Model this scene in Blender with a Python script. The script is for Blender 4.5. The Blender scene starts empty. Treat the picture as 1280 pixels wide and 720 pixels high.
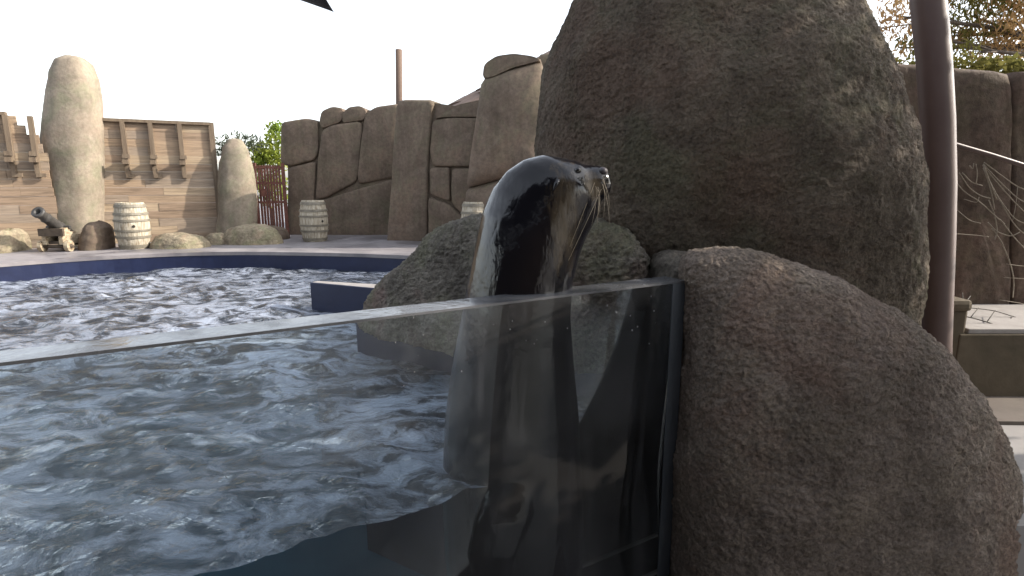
import bpy, bmesh, math, random
from mathutils import Vector, Matrix, noise
R = math.radians
random.seed(7)
scn = bpy.context.scene
col = scn.collection

# ------------------------------------------------------------------ camera, sky, sun, exposure
CAM_Z, FPX = 1.5, 700.0
PITCH = math.atan(130 / FPX)
cd = bpy.data.cameras.new('camera')
cd.sensor_width = 36.0
cd.lens = 36.0 * FPX / 1280.0
cd.clip_start, cd.clip_end = 0.05, 3000
cam = bpy.data.objects.new('camera', cd)
cam.location = (0, 0, CAM_Z)
cam.rotation_euler = (math.pi / 2 - PITCH, 0, 0)
col.objects.link(cam)
scn.camera = cam

SUN_AZ, SUN_EL = R(2), R(29)            # azimuth counted from +X towards +Y
sdir = Vector((math.cos(SUN_AZ) * math.cos(SUN_EL), math.sin(SUN_AZ) * math.cos(SUN_EL), math.sin(SUN_EL)))
world = bpy.data.worlds.new('World')
scn.world = world
world.use_nodes = True
wn = world.node_tree
wn.nodes.clear()
wo = wn.nodes.new('ShaderNodeOutputWorld')
wb = wn.nodes.new('ShaderNodeBackground')
ws = wn.nodes.new('ShaderNodeTexSky')
ws.sky_type = 'NISHITA'
ws.sun_disc = False
ws.sun_elevation = SUN_EL
ws.sun_rotation = math.pi / 2 - SUN_AZ
ws.air_density, ws.dust_density, ws.ozone_density = 1.0, 2.0, 1.0
wb.inputs['Strength'].default_value = 0.15
whs = wn.nodes.new('ShaderNodeHueSaturation')      # thin white overcast: the whole sky is milky
whs.inputs['Saturation'].default_value = 0.35
wn.links.new(ws.outputs[0], whs.inputs['Color'])
wn.links.new(whs.outputs[0], wb.inputs[0])
wn.links.new(wb.outputs[0], wo.inputs[0])
sl = bpy.data.lights.new('sun', 'SUN')
sl.energy, sl.angle, sl.color = 2.35, R(0.55), (1.0, 0.91, 0.79)
sun = bpy.data.objects.new('sun', sl)
sun.rotation_euler = sdir.to_track_quat('Z', 'Y').to_euler()
sun.location = (20, 5, 20)
col.objects.link(sun)
scn.view_settings.view_transform = 'Standard'
scn.view_settings.look = 'None'
scn.view_settings.gamma = 1.0
scn.view_settings.exposure = 1.6
scn.cycles.use_denoising = True
scn.cycles.max_bounces = 10
scn.cycles.transparent_max_bounces = 24
scn.cycles.glossy_bounces = 5
scn.cycles.caustics_reflective = False
scn.cycles.caustics_refractive = False
scn.cycles.sample_clamp_indirect = 6.0

# ------------------------------------------------------------------ pixel helpers (photo pixels, 1280 x 720)
def ray(px, py):
    x, v = (px - 640) / FPX, (360 - py) / FPX
    return Vector((x, math.cos(PITCH) + v * math.sin(PITCH), -math.sin(PITCH) + v * math.cos(PITCH)))
def on_z(px, py, z):
    d = ray(px, py); t = (z - CAM_Z) / d.z
    return Vector((d.x * t, d.y * t, z))
def on_y(px, py, y):
    d = ray(px, py); t = y / d.y
    return Vector((d.x * t, y, CAM_Z + d.z * t))
def on_plane(px, py, p0, d2):
    """point on the vertical plane through p0 (x,y) running along d2"""
    r = ray(px, py)
    nx, ny = -d2[1], d2[0]
    t = (p0[0] * nx + p0[1] * ny) / (r.x * nx + r.y * ny)
    return Vector((r.x * t, r.y * t, CAM_Z + r.z * t))
def lerp(a, b, t): return a + (b - a) * t
def interp(pts, t):
    if t <= pts[0][0]: return pts[0][1]
    for (a, va), (b, vb) in zip(pts, pts[1:]):
        if t <= b: return va + (vb - va) * (t - a) / max(1e-9, b - a)
    return pts[-1][1]
def fbm(p, oct=4, rough=0.5):
    s, a, q = 0.0, 1.0, Vector(p)
    for _ in range(oct):
        s += a * noise.noise(q); a *= rough; q = q * 2.03 + Vector((3.1, 1.7, 5.2))
    return s

# ------------------------------------------------------------------ materials
def mat(name):
    m = bpy.data.materials.new(name); m.use_nodes = True
    nt = m.node_tree; nt.nodes.clear()
    out = nt.nodes.new('ShaderNodeOutputMaterial')
    return m, nt, out
def N(nt, typ, **kw):
    n = nt.nodes.new(typ)
    for k, v in kw.items():
        if k in n.inputs: n.inputs[k].default_value = v
        else: setattr(n, k, v)
    return n
def ramp(nt, fac, stops, interp_='LINEAR'):
    r = nt.nodes.new('ShaderNodeValToRGB'); r.color_ramp.interpolation = interp_
    e = r.color_ramp.elements
    while len(e) < len(stops): e.new(0.5)
    for i, (p, c) in enumerate(stops):
        e[i].position = p
        e[i].color = (c[0], c[1], c[2], 1) if isinstance(c, (tuple, list)) else (c, c, c, 1)
    nt.links.new(fac, r.inputs[0])
    return r.outputs[0]
def mixc(nt, fac, a, b, mode='MIX'):
    m = nt.nodes.new('ShaderNodeMix'); m.data_type = 'RGBA'; m.blend_type = mode
    for s, v in ((0, fac), (6, a), (7, b)):
        if hasattr(v, 'is_output'): nt.links.new(v, m.inputs[s])
        else: m.inputs[s].default_value = v if s == 0 else (v[0], v[1], v[2], 1)
    return m.outputs[2]
def math_(nt, op, a, b=0.0):
    m = nt.nodes.new('ShaderNodeMath'); m.operation = op
    for i, v in ((0, a), (1, b)):
        if hasattr(v, 'is_output'): nt.links.new(v, m.inputs[i])
        else: m.inputs[i].default_value = v
    return m.outputs[0]
def noise_(nt, vec, scale, detail=4, rough=0.55, dist=0.0):
    n = N(nt, 'ShaderNodeTexNoise'); n.inputs['Scale'].default_value = scale
    n.inputs['Detail'].default_value = detail; n.inputs['Roughness'].default_value = rough
    n.inputs['Distortion'].default_value = dist
    nt.links.new(vec, n.inputs['Vector']); return n.outputs[0]
def coords(nt, scale=(1, 1, 1), rnd=True):
    tc = N(nt, 'ShaderNodeTexCoord'); mp = N(nt, 'ShaderNodeMapping')
    mp.inputs['Scale'].default_value = scale
    nt.links.new(tc.outputs['Object'], mp.inputs['Vector'])
    if rnd:
        oi = N(nt, 'ShaderNodeObjectInfo'); cx = N(nt, 'ShaderNodeCombineXYZ')
        for i in range(3): nt.links.new(math_(nt, 'MULTIPLY', oi.outputs['Random'], 37.0 + 11 * i), cx.inputs[i])
        nt.links.new(cx.outputs[0], mp.inputs['Location'])
    return mp.outputs[0]
def bump(nt, h, strength, dist, prev=None):
    b = N(nt, 'ShaderNodeBump'); b.inputs['Strength'].default_value = strength; b.inputs['Distance'].default_value = dist
    nt.links.new(h, b.inputs['Height'])
    if prev is not None: nt.links.new(prev, b.inputs['Normal'])
    return b.outputs[0]
def principled(nt, out, color, rough=0.8, normal=None, spec=0.5, metal=0.0, **kw):
    p = N(nt, 'ShaderNodeBsdfPrincipled')
    for key, v in (('Base Color', color), ('Roughness', rough), ('Specular IOR Level', spec), ('Metallic', metal)):
        if hasattr(v, 'is_output'): nt.links.new(v, p.inputs[key])
        else: p.inputs[key].default_value = (v[0], v[1], v[2], 1) if isinstance(v, (tuple, list)) else v
    if normal is not None: nt.links.new(normal, p.inputs['Normal'])
    for k, v in kw.items(): p.inputs[k].default_value = v
    nt.links.new(p.outputs[0], out.inputs[0]); return p

def rock_material(name, tones, fine=1.0, bstr=1.0, rough=0.85, speck=0.9):
    """tones: dark, mid, light, moss, red"""
    m, nt, out = mat(name)
    v = coords(nt, rnd=False)
    big = noise_(nt, v, 1.1, 6, 0.62, 0.8)
    med = noise_(nt, v, 5.0, 6, 0.68, 0.4)
    sml = noise_(nt, v, 42 * fine, 6, 0.7)
    c = ramp(nt, med, [(0.30, tones[0]), (0.5, tones[1]), (0.70, tones[2])])
    mossf = ramp(nt, noise_(nt, v, 1.9, 6, 0.68, 0.8), [(0.46, 0.0), (0.62, 0.85)])
    c = mixc(nt, mossf, c, tones[3])
    redf = ramp(nt, big, [(0.50, 0.0), (0.64, 0.8)])
    c = mixc(nt, redf, c, tones[4])
    spk = ramp(nt, sml, [(0.32, 0.38), (0.5, 1.0), (0.68, 1.55)])
    c = mixc(nt, speck, c, spk, 'MULTIPLY')
    stain = ramp(nt, noise_(nt, v, 0.8, 5, 0.6, 0.5), [(0.36, 0.72), (0.58, 1.1)])
    c = mixc(nt, 0.9, c, stain, 'MULTIPLY')
    runs = ramp(nt, noise_(nt, coords(nt, (3.2, 3.2, 0.3), False), 1.6, 5, 0.62, 0.5), [(0.36, 0.70), (0.5, 1.0), (0.7, 1.15)])   # old rain runs
    c = mixc(nt, 0.5, c, runs, 'MULTIPLY')
    vo = N(nt, 'ShaderNodeTexVoronoi'); vo.inputs['Scale'].default_value = 24 * fine; vo.feature = 'SMOOTH_F1'
    vo.inputs['Smoothness'].default_value = 0.5
    wv = N(nt, 'ShaderNodeVectorMath', operation='ADD'); nt.links.new(v, wv.inputs[0])
    nz = N(nt, 'ShaderNodeTexNoise'); nz.inputs['Scale'].default_value = 9 * fine; nz.inputs['Detail'].default_value = 5
    nt.links.new(v, nz.inputs['Vector'])
    sc_ = N(nt, 'ShaderNodeVectorMath', operation='SCALE'); sc_.inputs['Scale'].default_value = 0.14
    nt.links.new(nz.outputs['Color'], sc_.inputs[0]); nt.links.new(sc_.outputs[0], wv.inputs[1])
    nt.links.new(wv.outputs[0], vo.inputs['Vector'])
    pits = ramp(nt, noise_(nt, v, 30 * fine, 3, 0.6), [(0.33, 0.0), (0.46, 1.0)])
    lump = math_(nt, 'ADD', math_(nt, 'MULTIPLY', vo.outputs[0], -0.45), math_(nt, 'MULTIPLY', noise_(nt, v, 13 * fine, 6, 0.72), 1.3))
    n1 = bump(nt, lump, 1.0 * bstr, 0.06)
    n2 = bump(nt, pits, 0.45 * bstr, 0.012, n1)
    n3 = bump(nt, sml, 0.7 * bstr, 0.016, n2)
    principled(nt, out, c, rough, n3, 0.25)
    return m

M = {}
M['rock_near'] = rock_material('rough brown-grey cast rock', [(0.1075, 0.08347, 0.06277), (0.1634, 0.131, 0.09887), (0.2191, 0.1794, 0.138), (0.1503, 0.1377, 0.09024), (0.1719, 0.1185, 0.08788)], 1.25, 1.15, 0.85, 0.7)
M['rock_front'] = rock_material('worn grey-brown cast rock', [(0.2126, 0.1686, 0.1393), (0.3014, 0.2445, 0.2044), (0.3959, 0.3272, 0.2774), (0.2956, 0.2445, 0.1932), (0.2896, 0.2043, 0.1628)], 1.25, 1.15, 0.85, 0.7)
M['rock_wet'] = rock_material('damp grey pebbled rock', [(0.1424, 0.1205, 0.1016), (0.2467, 0.2183, 0.1808), (0.3605, 0.3226, 0.2736), (0.2229, 0.2183, 0.1417), (0.2515, 0.1708, 0.1466)], 1.0, 1.3, 0.6, 0.75)
M['rock_wall'] = rock_material('smooth carved brown stone', [(0.1212, 0.09126, 0.06778), (0.1469, 0.1105, 0.08299), (0.1726, 0.1319, 0.1003), (0.1395, 0.1176, 0.07954), (0.1469, 0.1034, 0.07608)], 0.35, 0.14, 0.85, 0.35)
M['rock_pillar'] = rock_material('ochre carved pillar stone', [(0.2156, 0.1779, 0.1384), (0.2479, 0.2064, 0.1581), (0.2803, 0.2384, 0.1857), (0.2156, 0.2027, 0.1384), (0.2587, 0.2027, 0.1542)], 0.4, 0.13, 0.85, 0.3)
M['rock_deck'] = rock_material('pale tan small rock', [(0.208, 0.168, 0.12), (0.264, 0.22, 0.156), (0.32, 0.272, 0.196), (0.224, 0.212, 0.128), (0.304, 0.216, 0.152)], 0.5, 0.4, 0.85, 0.5)
M['rock_grey'] = rock_material('grey-brown garden wall stone', [(0.06887, 0.04774, 0.03464), (0.09722, 0.0682, 0.05195), (0.1296, 0.09412, 0.07216), (0.09722, 0.07638, 0.04906), (0.09722, 0.06138, 0.04733)], 0.4, 0.25, 0.85, 0.5)

def simple(name, a, b, scale, rough=0.8, stretch=(1, 1, 1), bs=0.3, bd=0.01, spec=0.4, metal=0.0, detail=5, rnd=True):
    m, nt, out = mat(name)
    v = coords(nt, stretch, rnd)
    f = noise_(nt, v, scale, detail, 0.62, 0.4)
    c = ramp(nt, f, [(0.3, a), (0.7, b)])
    n = bump(nt, noise_(nt, v, scale * 3, 5, 0.6), bs, bd)
    principled(nt, out, c, rough, n, spec, metal)
    return m
def plank_material():
    m, nt, out = mat('sun bleached plank')
    v = coords(nt, (0.6, 0.6, 9.0))
    f = noise_(nt, v, 3.0, 6, 0.65, 0.5)
    oi = N(nt, 'ShaderNodeObjectInfo')
    base = ramp(nt, oi.outputs['Random'], [(0.0, (0.267, 0.194, 0.135)), (0.25, (0.331, 0.242, 0.164)), (0.5, (0.285, 0.224, 0.168)), (0.75, (0.368, 0.282, 0.193)), (1.0, (0.276, 0.211, 0.160))], 'CONSTANT')
    g = ramp(nt, f, [(0.25, 0.5), (0.5, 0.95), (0.75, 1.25)])
    c = mixc(nt, 1.0, base, g, 'MULTIPLY')
    n = bump(nt, f, 0.5, 0.012)
    principled(nt, out, c, 0.8, n, 0.3)
    return m
M['plank'] = plank_material()
M['post'] = simple('weathered fence timber', (0.11, 0.07975, 0.055), (0.1815, 0.1375, 0.0935), 6, stretch=(3.3, 3.3, 0.385))
M['stave'] = simple('whitewashed oak stave', (0.22, 0.175, 0.115), (0.58, 0.53, 0.43), 5, stretch=(7, 7, 0.9))
M['hoop'] = simple('weathered grey hoop', (0.136, 0.12, 0.092), (0.24, 0.216, 0.168), 9, 0.6)
M['dark_hole'] = simple('dark bung', (0.02, 0.016, 0.012), (0.04, 0.03, 0.02), 9)
M['iron'] = simple('rusty red-brown gate iron', (0.1008, 0.0399, 0.03032), (0.1714, 0.07022, 0.05187), 12, 0.65)
M['gun'] = simple('black cannon iron', (0.028, 0.027, 0.026), (0.06, 0.056, 0.052), 15, 0.5, spec=0.5)
M['carriage'] = simple('flaking cream carriage timber', (0.17, 0.1105, 0.0595), (0.493, 0.425, 0.306), 11, stretch=(0.85, 0.85, 1.7))
M['carriage_dark'] = simple('dark carriage timber', (0.05, 0.037, 0.027), (0.10, 0.075, 0.052), 9)
M['pole'] = simple('brown painted steel pole', (0.115, 0.078, 0.068), (0.145, 0.10, 0.088), 3, 0.5, bs=0.05, bd=0.004)
def pole_material():
    m, nt, out = mat('brown enamel painted steel')
    v = coords(nt, (1, 1, 1), False)
    c = ramp(nt, noise_(nt, v, 3, 5, 0.6), [(0.3, (0.09, 0.058, 0.052)), (0.7, (0.115, 0.076, 0.067))])
    c = mixc(nt, ramp(nt, noise_(nt, coords(nt, (3, 3, 0.8), False), 9, 5, 0.65), [(0.6, 0.0), (0.72, 0.5)]), c, (0.12, 0.095, 0.085))
    p = principled(nt, out, c, 0.5, bump(nt, noise_(nt, v, 16, 4), 0.08, 0.006), 0.4)
    p.inputs['Coat Weight'].default_value = 0.2; p.inputs['Coat Roughness'].default_value = 0.3
    return m
M['pole'] = pole_material()
M['mast'] = simple('brown timber mast', (0.105, 0.07, 0.0525), (0.154, 0.105, 0.077), 5, stretch=(2.8, 2.8, 0.35))
M['rope'] = simple('pale frayed rope', (0.225, 0.1875, 0.1425), (0.3375, 0.285, 0.2175), 40)
M['wire'] = simple('dark wire', (0.03, 0.026, 0.022), (0.06, 0.05, 0.04), 40)
M['shingle'] = simple('brown roof shingle', (0.098, 0.063, 0.049), (0.168, 0.112, 0.084), 4)
M['sail'] = simple('charcoal sail cloth', (0.0245, 0.0245, 0.028), (0.035, 0.035, 0.0392), 12)
M['navy'] = simple('navy painted pool wall', (0.008168, 0.01238, 0.0401), (0.01485, 0.02228, 0.06237), 3, 0.45, rnd=False)
M['teal'] = simple('teal pool floor', (0.02304, 0.1224, 0.1742), (0.03456, 0.1656, 0.2218), 1.5, 0.6, rnd=False)
M['drop'] = simple('glinting water drop', (0.16, 0.16, 0.17), (0.26, 0.26, 0.27), 9, 0.08, bs=0.0, spec=0.9)
M['white'] = simple('white painted ring', (0.72, 0.72, 0.70), (0.80, 0.80, 0.78), 6, 0.5)
M['bark'] = simple('brown bark', (0.056, 0.04, 0.0296), (0.112, 0.08, 0.056), 8, stretch=(2.4, 2.4, 0.48), bs=0.7, bd=0.03)
M['moss_block'] = simple('mossy concrete', (0.07221, 0.05681, 0.03522), (0.1256, 0.09867, 0.06533), 3.2, rnd=False, bs=0.4)
M['ledge_top'] = simple('pale ledge cap', (0.2592, 0.2376, 0.2232), (0.3384, 0.3168, 0.3024), 6, rnd=False)
M['paving'] = simple('pale plaza concrete', (0.2376, 0.2232, 0.216), (0.3024, 0.288, 0.2772), 2.2, rnd=False, bs=0.2)
M['strip'] = simple('worn brown paving strip', (0.102, 0.084, 0.072), (0.15, 0.126, 0.108), 3.0, rnd=False)
M['strap'] = simple('lime streaked wall edge', (0.16, 0.12, 0.09), (0.34, 0.29, 0.23), 8)

def deck_material():
    m, nt, out = mat('damp lavender-grey concrete deck')
    v = coords(nt, (1, 1, 1), False)
    f = noise_(nt, v, 0.9, 5, 0.6, 0.8)
    c = ramp(nt, noise_(nt, v, 6, 5, 0.6), [(0.3, (0.22, 0.20, 0.205)), (0.7, (0.29, 0.27, 0.27))])
    c = mixc(nt, ramp(nt, f, [(0.42, 0.0), (0.6, 0.8)]), c, (0.14, 0.133, 0.145))
    r = ramp(nt, f, [(0.42, 0.75), (0.6, 0.28)])
    principled(nt, out, c, r, bump(nt, noise_(nt, v, 30, 4), 0.15, 0.006), 0.5)
    return m
M['deck'] = deck_material()

def leaf_material(name, a, b):
    m, nt, out = mat(name)
    v = coords(nt, rnd=False)
    c = ramp(nt, noise_(nt, v, 1.6, 3), [(0.35, a), (0.65, b)])
    d = N(nt, 'ShaderNodeBsdfDiffuse'); t = N(nt, 'ShaderNodeBsdfTranslucent'); mx = N(nt, 'ShaderNodeMixShader')
    mx.inputs[0].default_value = 0.4
    nt.links.new(c, d.inputs[0]); nt.links.new(c, t.inputs[0])
    nt.links.new(d.outputs[0], mx.inputs[1]); nt.links.new(t.outputs[0], mx.inputs[2])
    nt.links.new(mx.outputs[0], out.inputs[0])
    return m
M['leaf_rust'] = leaf_material('rust brown needles', (0.299, 0.1725, 0.0805), (0.46, 0.3105, 0.1495))
M['leaf_olive'] = leaf_material('olive needles', (0.10, 0.10, 0.03), (0.18, 0.16, 0.05))
M['leaf_lime'] = leaf_material('bright green leaf', (0.18, 0.255, 0.045), (0.39, 0.42, 0.09))
M['leaf_grey'] = leaf_material('grey-green leaf', (0.07, 0.085, 0.06), (0.12, 0.13, 0.09))

def water_material():
    m, nt, out = mat('choppy pool water')
    v = coords(nt, (1, 1, 1), False)
    vs = coords(nt, (0.62, 1.0, 1), False)
    h = math_(nt, 'ADD', noise_(nt, vs, 6, 6, 0.62, 1.4), math_(nt, 'MULTIPLY', noise_(nt, v, 22, 4, 0.6, 0.8), 0.3))
    nrm = bump(nt, h, 0.75, 0.06)
    fr = N(nt, 'ShaderNodeFresnel'); fr.inputs['IOR'].default_value = 1.44; nt.links.new(nrm, fr.inputs['Normal'])
    gl = N(nt, 'ShaderNodeBsdfGlossy'); gl.inputs['Roughness'].default_value = 0.04; nt.links.new(nrm, gl.inputs['Normal'])
    tr = N(nt, 'ShaderNodeBsdfTransparent'); tr.inputs[0].default_value = (0.34, 0.58, 0.68, 1)
    df = N(nt, 'ShaderNodeBsdfDiffuse'); df.inputs[0].default_value = (0.44, 0.49, 0.59, 1); nt.links.new(nrm, df.inputs['Normal'])
    # froth streaks, their pale colour also standing in for sky reflection
    streak = ramp(nt, noise_(nt, vs, 3.4, 7, 0.66, 1.6), [(0.42, 0.0), (0.57, 0.85)])
    broad = ramp(nt, noise_(nt, v, 0.55, 4, 0.55, 0.6), [(0.32, 0.28), (0.60, 1.0)])
    fm = math_(nt, 'ADD', math_(nt, 'MULTIPLY', streak, broad), 0.04)
    body = N(nt, 'ShaderNodeMixShader'); nt.links.new(fm, body.inputs[0])
    nt.links.new(tr.outputs[0], body.inputs[1]); nt.links.new(df.outputs[0], body.inputs[2])
    mx = N(nt, 'ShaderNodeMixShader')
    nt.links.new(fr.outputs[0], mx.inputs[0]); nt.links.new(body.outputs[0], mx.inputs[1]); nt.links.new(gl.outputs[0], mx.inputs[2])
    nt.links.new(mx.outputs[0], out.inputs[0])
    return m
M['water'] = water_material()

def pane_material():
    m, nt, out = mat('thick acrylic with dried water film')
    v = coords(nt, (1, 1, 1), False)
    fr = N(nt, 'ShaderNodeFresnel'); fr.inputs['IOR'].default_value = 1.45
    gl = N(nt, 'ShaderNodeBsdfGlossy'); gl.inputs['Roughness'].default_value = 0.02
    tr = N(nt, 'ShaderNodeBsdfTransparent'); tr.inputs[0].default_value = (0.90, 0.95, 0.96, 1)
    mx = N(nt, 'ShaderNodeMixShader')
    nt.links.new(fr.outputs[0], mx.inputs[0]); nt.links.new(tr.outputs[0], mx.inputs[1]); nt.links.new(gl.outputs[0], mx.inputs[2])
    df = N(nt, 'ShaderNodeBsdfDiffuse'); df.inputs[0].default_value = (0.5, 0.52, 0.57, 1)
    run = noise_(nt, coords(nt, (5, 5, 0.5), False), 2.2, 5, 0.6, 0.6)        # dried runs down the face
    sm = math_(nt, 'ADD', ramp(nt, noise_(nt, v, 1.5, 5, 0.6, 0.8), [(0.4, 0.004), (0.8, 0.04)]), ramp(nt, run, [(0.52, 0.0), (0.75, 0.035)]))
    m2 = N(nt, 'ShaderNodeMixShader'); nt.links.new(sm, m2.inputs[0])
    nt.links.new(mx.outputs[0], m2.inputs[1]); nt.links.new(df.outputs[0], m2.inputs[2])
    nt.links.new(m2.outputs[0], out.inputs[0])
    return m
M['pane'] = pane_material()
def rim_material():
    m, nt, out = mat('wet scratched acrylic rim')
    v = coords(nt, (1, 1, 1), False)
    f = noise_(nt, v, 2.3, 5, 0.6, 0.6)
    c = ramp(nt, f, [(0.35, (0.06, 0.063, 0.07)), (0.65, (0.13, 0.132, 0.14))])
    r = ramp(nt, noise_(nt, v, 5, 4), [(0.4, 0.08), (0.65, 0.3)])
    principled(nt, out, c, r, bump(nt, noise_(nt, v, 18, 4), 0.2, 0.01), 0.6)
    return m
M['rim'] = rim_material()
M['seal'] = simple('blue-grey sealed end', (0.0462, 0.0546, 0.0651), (0.0651, 0.0735, 0.084), 4, 0.4, rnd=False)

def fur_material():
    m, nt, out = mat('wet black sea lion coat')
    v = coords(nt, (1, 1, 0.22), False)
    f = noise_(nt, v, 60, 5, 0.6)
    w = noise_(nt, coords(nt, (1, 1, 0.6), False), 5, 4, 0.6)
    c = ramp(nt, w, [(0.3, (0.004, 0.004, 0.006)), (0.7, (0.008, 0.0075, 0.010))])
    r = ramp(nt, w, [(0.35, 0.06), (0.7, 0.18)])
    n = bump(nt, f, 0.22, 0.006)
    n = bump(nt, w, 0.35, 0.03, n)
    # drier fur on cheek and throat, with golden sunlight put into its colour
    tc = N(nt, 'ShaderNodeTexCoord'); g = N(nt, 'ShaderNodeMapping')
    g.inputs['Location'].default_value = FURLOC; g.inputs['Scale'].default_value = (9.0, 6.0, 2.7)
    nt.links.new(tc.outputs['Object'], g.inputs['Vector'])
    ln = N(nt, 'ShaderNodeVectorMath', operation='LENGTH'); nt.links.new(g.outputs[0], ln.inputs[0])
    d = math_(nt, 'ADD', ln.outputs['Value'], math_(nt, 'MULTIPLY', math_(nt, 'SUBTRACT', noise_(nt, v, 24, 5, 0.65), 0.5), 1.6))
    sunlit_dry = ramp(nt, d, [(0.2, 0.8), (0.8, 0.0)])
    g2 = N(nt, 'ShaderNodeMapping'); g2.inputs['Location'].default_value = PADLOC; g2.inputs['Scale'].default_value = (14.0, 9.0, 13.0)
    nt.links.new(tc.outputs['Object'], g2.inputs['Vector'])
    l2 = N(nt, 'ShaderNodeVectorMath', operation='LENGTH'); nt.links.new(g2.outputs[0], l2.inputs[0])
    d2_ = math_(nt, 'ADD', l2.outputs['Value'], math_(nt, 'MULTIPLY', math_(nt, 'SUBTRACT', noise_(nt, v, 30, 4, 0.6), 0.5), 1.0))
    sunlit_dry = math_(nt, 'MAXIMUM', sunlit_dry, ramp(nt, d2_, [(0.35, 0.9), (0.95, 0.0)]))  # whisker pads: the same sunlit brown painted in
    c = mixc(nt, sunlit_dry, c, (0.085, 0.062, 0.034))
    r = mixc(nt, sunlit_dry, r, (0.42, 0.42, 0.42))
    p = principled(nt, out, c, r, n, 0.5)
    p.inputs['Sheen Weight'].default_value = 0.1; p.inputs['Sheen Roughness'].default_value = 0.18
    p.inputs['Sheen Tint'].default_value = (1, 1, 1, 1)
    return m
_fb, _fp = on_y(645, 760, 2.86), on_y(704, 275, 2.72)
FURLOC = (-(_fp.x - _fb.x) * 9.0, -(_fp.y - _fb.y) * 6.0, -(_fp.z - _fb.z) * 2.7)
_pp = on_y(741, 233, 2.74)
PADLOC = (-(_pp.x - _fb.x) * 14.0, -(_pp.y - _fb.y) * 9.0, -(_pp.z - _fb.z) * 13.0)
M['fur'] = fur_material()
M['eye'] = simple('dark glossy eye', (0.006, 0.005, 0.005), (0.01, 0.008, 0.008), 3, 0.05, bs=0.0, spec=0.8)
M['nose'] = simple('damp grey nose', (0.05, 0.045, 0.05), (0.085, 0.075, 0.08), 60, 0.35)
M['whisker'] = simple('pale whisker', (0.40, 0.33, 0.24), (0.5, 0.42, 0.3), 20, 0.5)

# ------------------------------------------------------------------ object helpers
def tag(o, label=None, cat=None, group=None, kind=None):
    if label: o['label'] = label
    if cat: o['category'] = cat
    if group: o['group'] = group
    if kind: o['kind'] = kind
    return o
def empty(name, loc, label=None, cat=None, group=None):
    o = bpy.data.objects.new(name, None); o.location = loc; o.empty_display_size = 0.2
    col.objects.link(o); return tag(o, label, cat, group)
def mesh_obj(name, verts, faces, m, parent=None, base=None, smooth=False):
    """verts are world coordinates; base is the object's origin"""
    me = bpy.data.meshes.new(name)
    b = Vector(base) if base is not None else Vector((0, 0, 0))
    off = Vector((0, 0, 0))
    if parent is not None:
        off = world_loc(parent)
    me.from_pydata([tuple(Vector(v) - b) for v in verts], [], faces)
    bm = bmesh.new(); bm.from_mesh(me); bmesh.ops.recalc_face_normals(bm, faces=bm.faces); bm.to_mesh(me); bm.free()
    if smooth: me.polygons.foreach_set('use_smooth', [True] * len(me.polygons))
    me.materials.append(m); me.update()
    o = bpy.data.objects.new(name, me); col.objects.link(o)
    if parent is not None: o.parent = parent
    o.location = b - off
    return o
def world_loc(o):
    v = Vector(o.location)
    while o.parent is not None: o = o.parent; v = v + Vector(o.location)
    return v
def box_geo(c, u, v, w):
    """box centred at c with half vectors u, v, w"""
    c, u, v, w = Vector(c), Vector(u), Vector(v), Vector(w)
    V = [c + u * a + v * b + w * d for a in (-1, 1) for b in (-1, 1) for d in (-1, 1)]
    F = [(0, 1, 3, 2), (4, 6, 7, 5), (0, 4, 5, 1), (2, 3, 7, 6), (0, 2, 6, 4), (1, 5, 7, 3)]
    return V, F
def box(name, c, u, v, w, m, parent=None, base=None, bev=0.0):
    V, F = box_geo(c, u, v, w)
    o = mesh_obj(name, V, F, m, parent, c if base is None else base)
    if bev:
        bm = bmesh.new(); bm.from_mesh(o.data)
        bmesh.ops.bevel(bm, geom=bm.edges[:], offset=bev, segments=2, affect='EDGES', profile=0.6)
        bm.to_mesh(o.data); bm.free()
    return o
def tube_geo(pts, rad, seg=10, cap=True):
    pts = [Vector(p) for p in pts]; n = len(pts)
    rr = rad if isinstance(rad, (list, tuple)) else [rad] * n
    V, F = [], []
    t0 = (pts[1] - pts[0]).normalized()
    nrm = t0.orthogonal().normalized()
    for i, p in enumerate(pts):
        t = (pts[min(i + 1, n - 1)] - pts[max(i - 1, 0)]).normalized()
        nrm = (nrm - t * nrm.dot(t)).normalized(); bi = t.cross(nrm)
        for k in range(seg):
            a = 2 * math.pi * k / seg
            V.append(p + (nrm * math.cos(a) + bi * math.sin(a)) * rr[i])
    for i in range(n - 1):
        for k in range(seg):
            a, b = i * seg + k, i * seg + (k + 1) % seg
            F.append((a, b, b + seg, a + seg))
    if cap:
        F.append(tuple(range(seg))[::-1]); F.append(tuple(range((n - 1) * seg, n * seg)))
    return V, F
def tube(name, pts, rad, m, parent=None, base=None, seg=10):
    V, F = tube_geo(pts, rad, seg)
    return mesh_obj(name, V, F, m, parent, pts[0] if base is None else base, True)
def merge(*geos):
    V, F = [], []
    for v, f in geos:
        o = len(V); V += list(v); F += [tuple(i + o for i in q) for q in f]
    return V, F
def copy_tree(o, parent=None):
    c = o.copy(); col.objects.link(c)
    if parent is not None: c.parent = parent
    for ch in o.children: copy_tree(ch, c)
    return c
def poly_prism(name, pts2, z0, z1, m, parent=None, base=None):
    from mathutils.geometry import tessellate_polygon
    n = len(pts2)
    tri = tessellate_polygon([[Vector((x, y, 0)) for x, y in pts2]])
    V = [(x, y, z0) for x, y in pts2] + [(x, y, z1) for x, y in pts2]
    F = [tuple(t) for t in tri] + [tuple(q + n for q in t[::-1]) for t in tri]
    F += [(i, (i + 1) % n, n + (i + 1) % n, n + i) for i in range(n)]
    return mesh_obj(name, V, F, m, parent, base)

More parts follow.
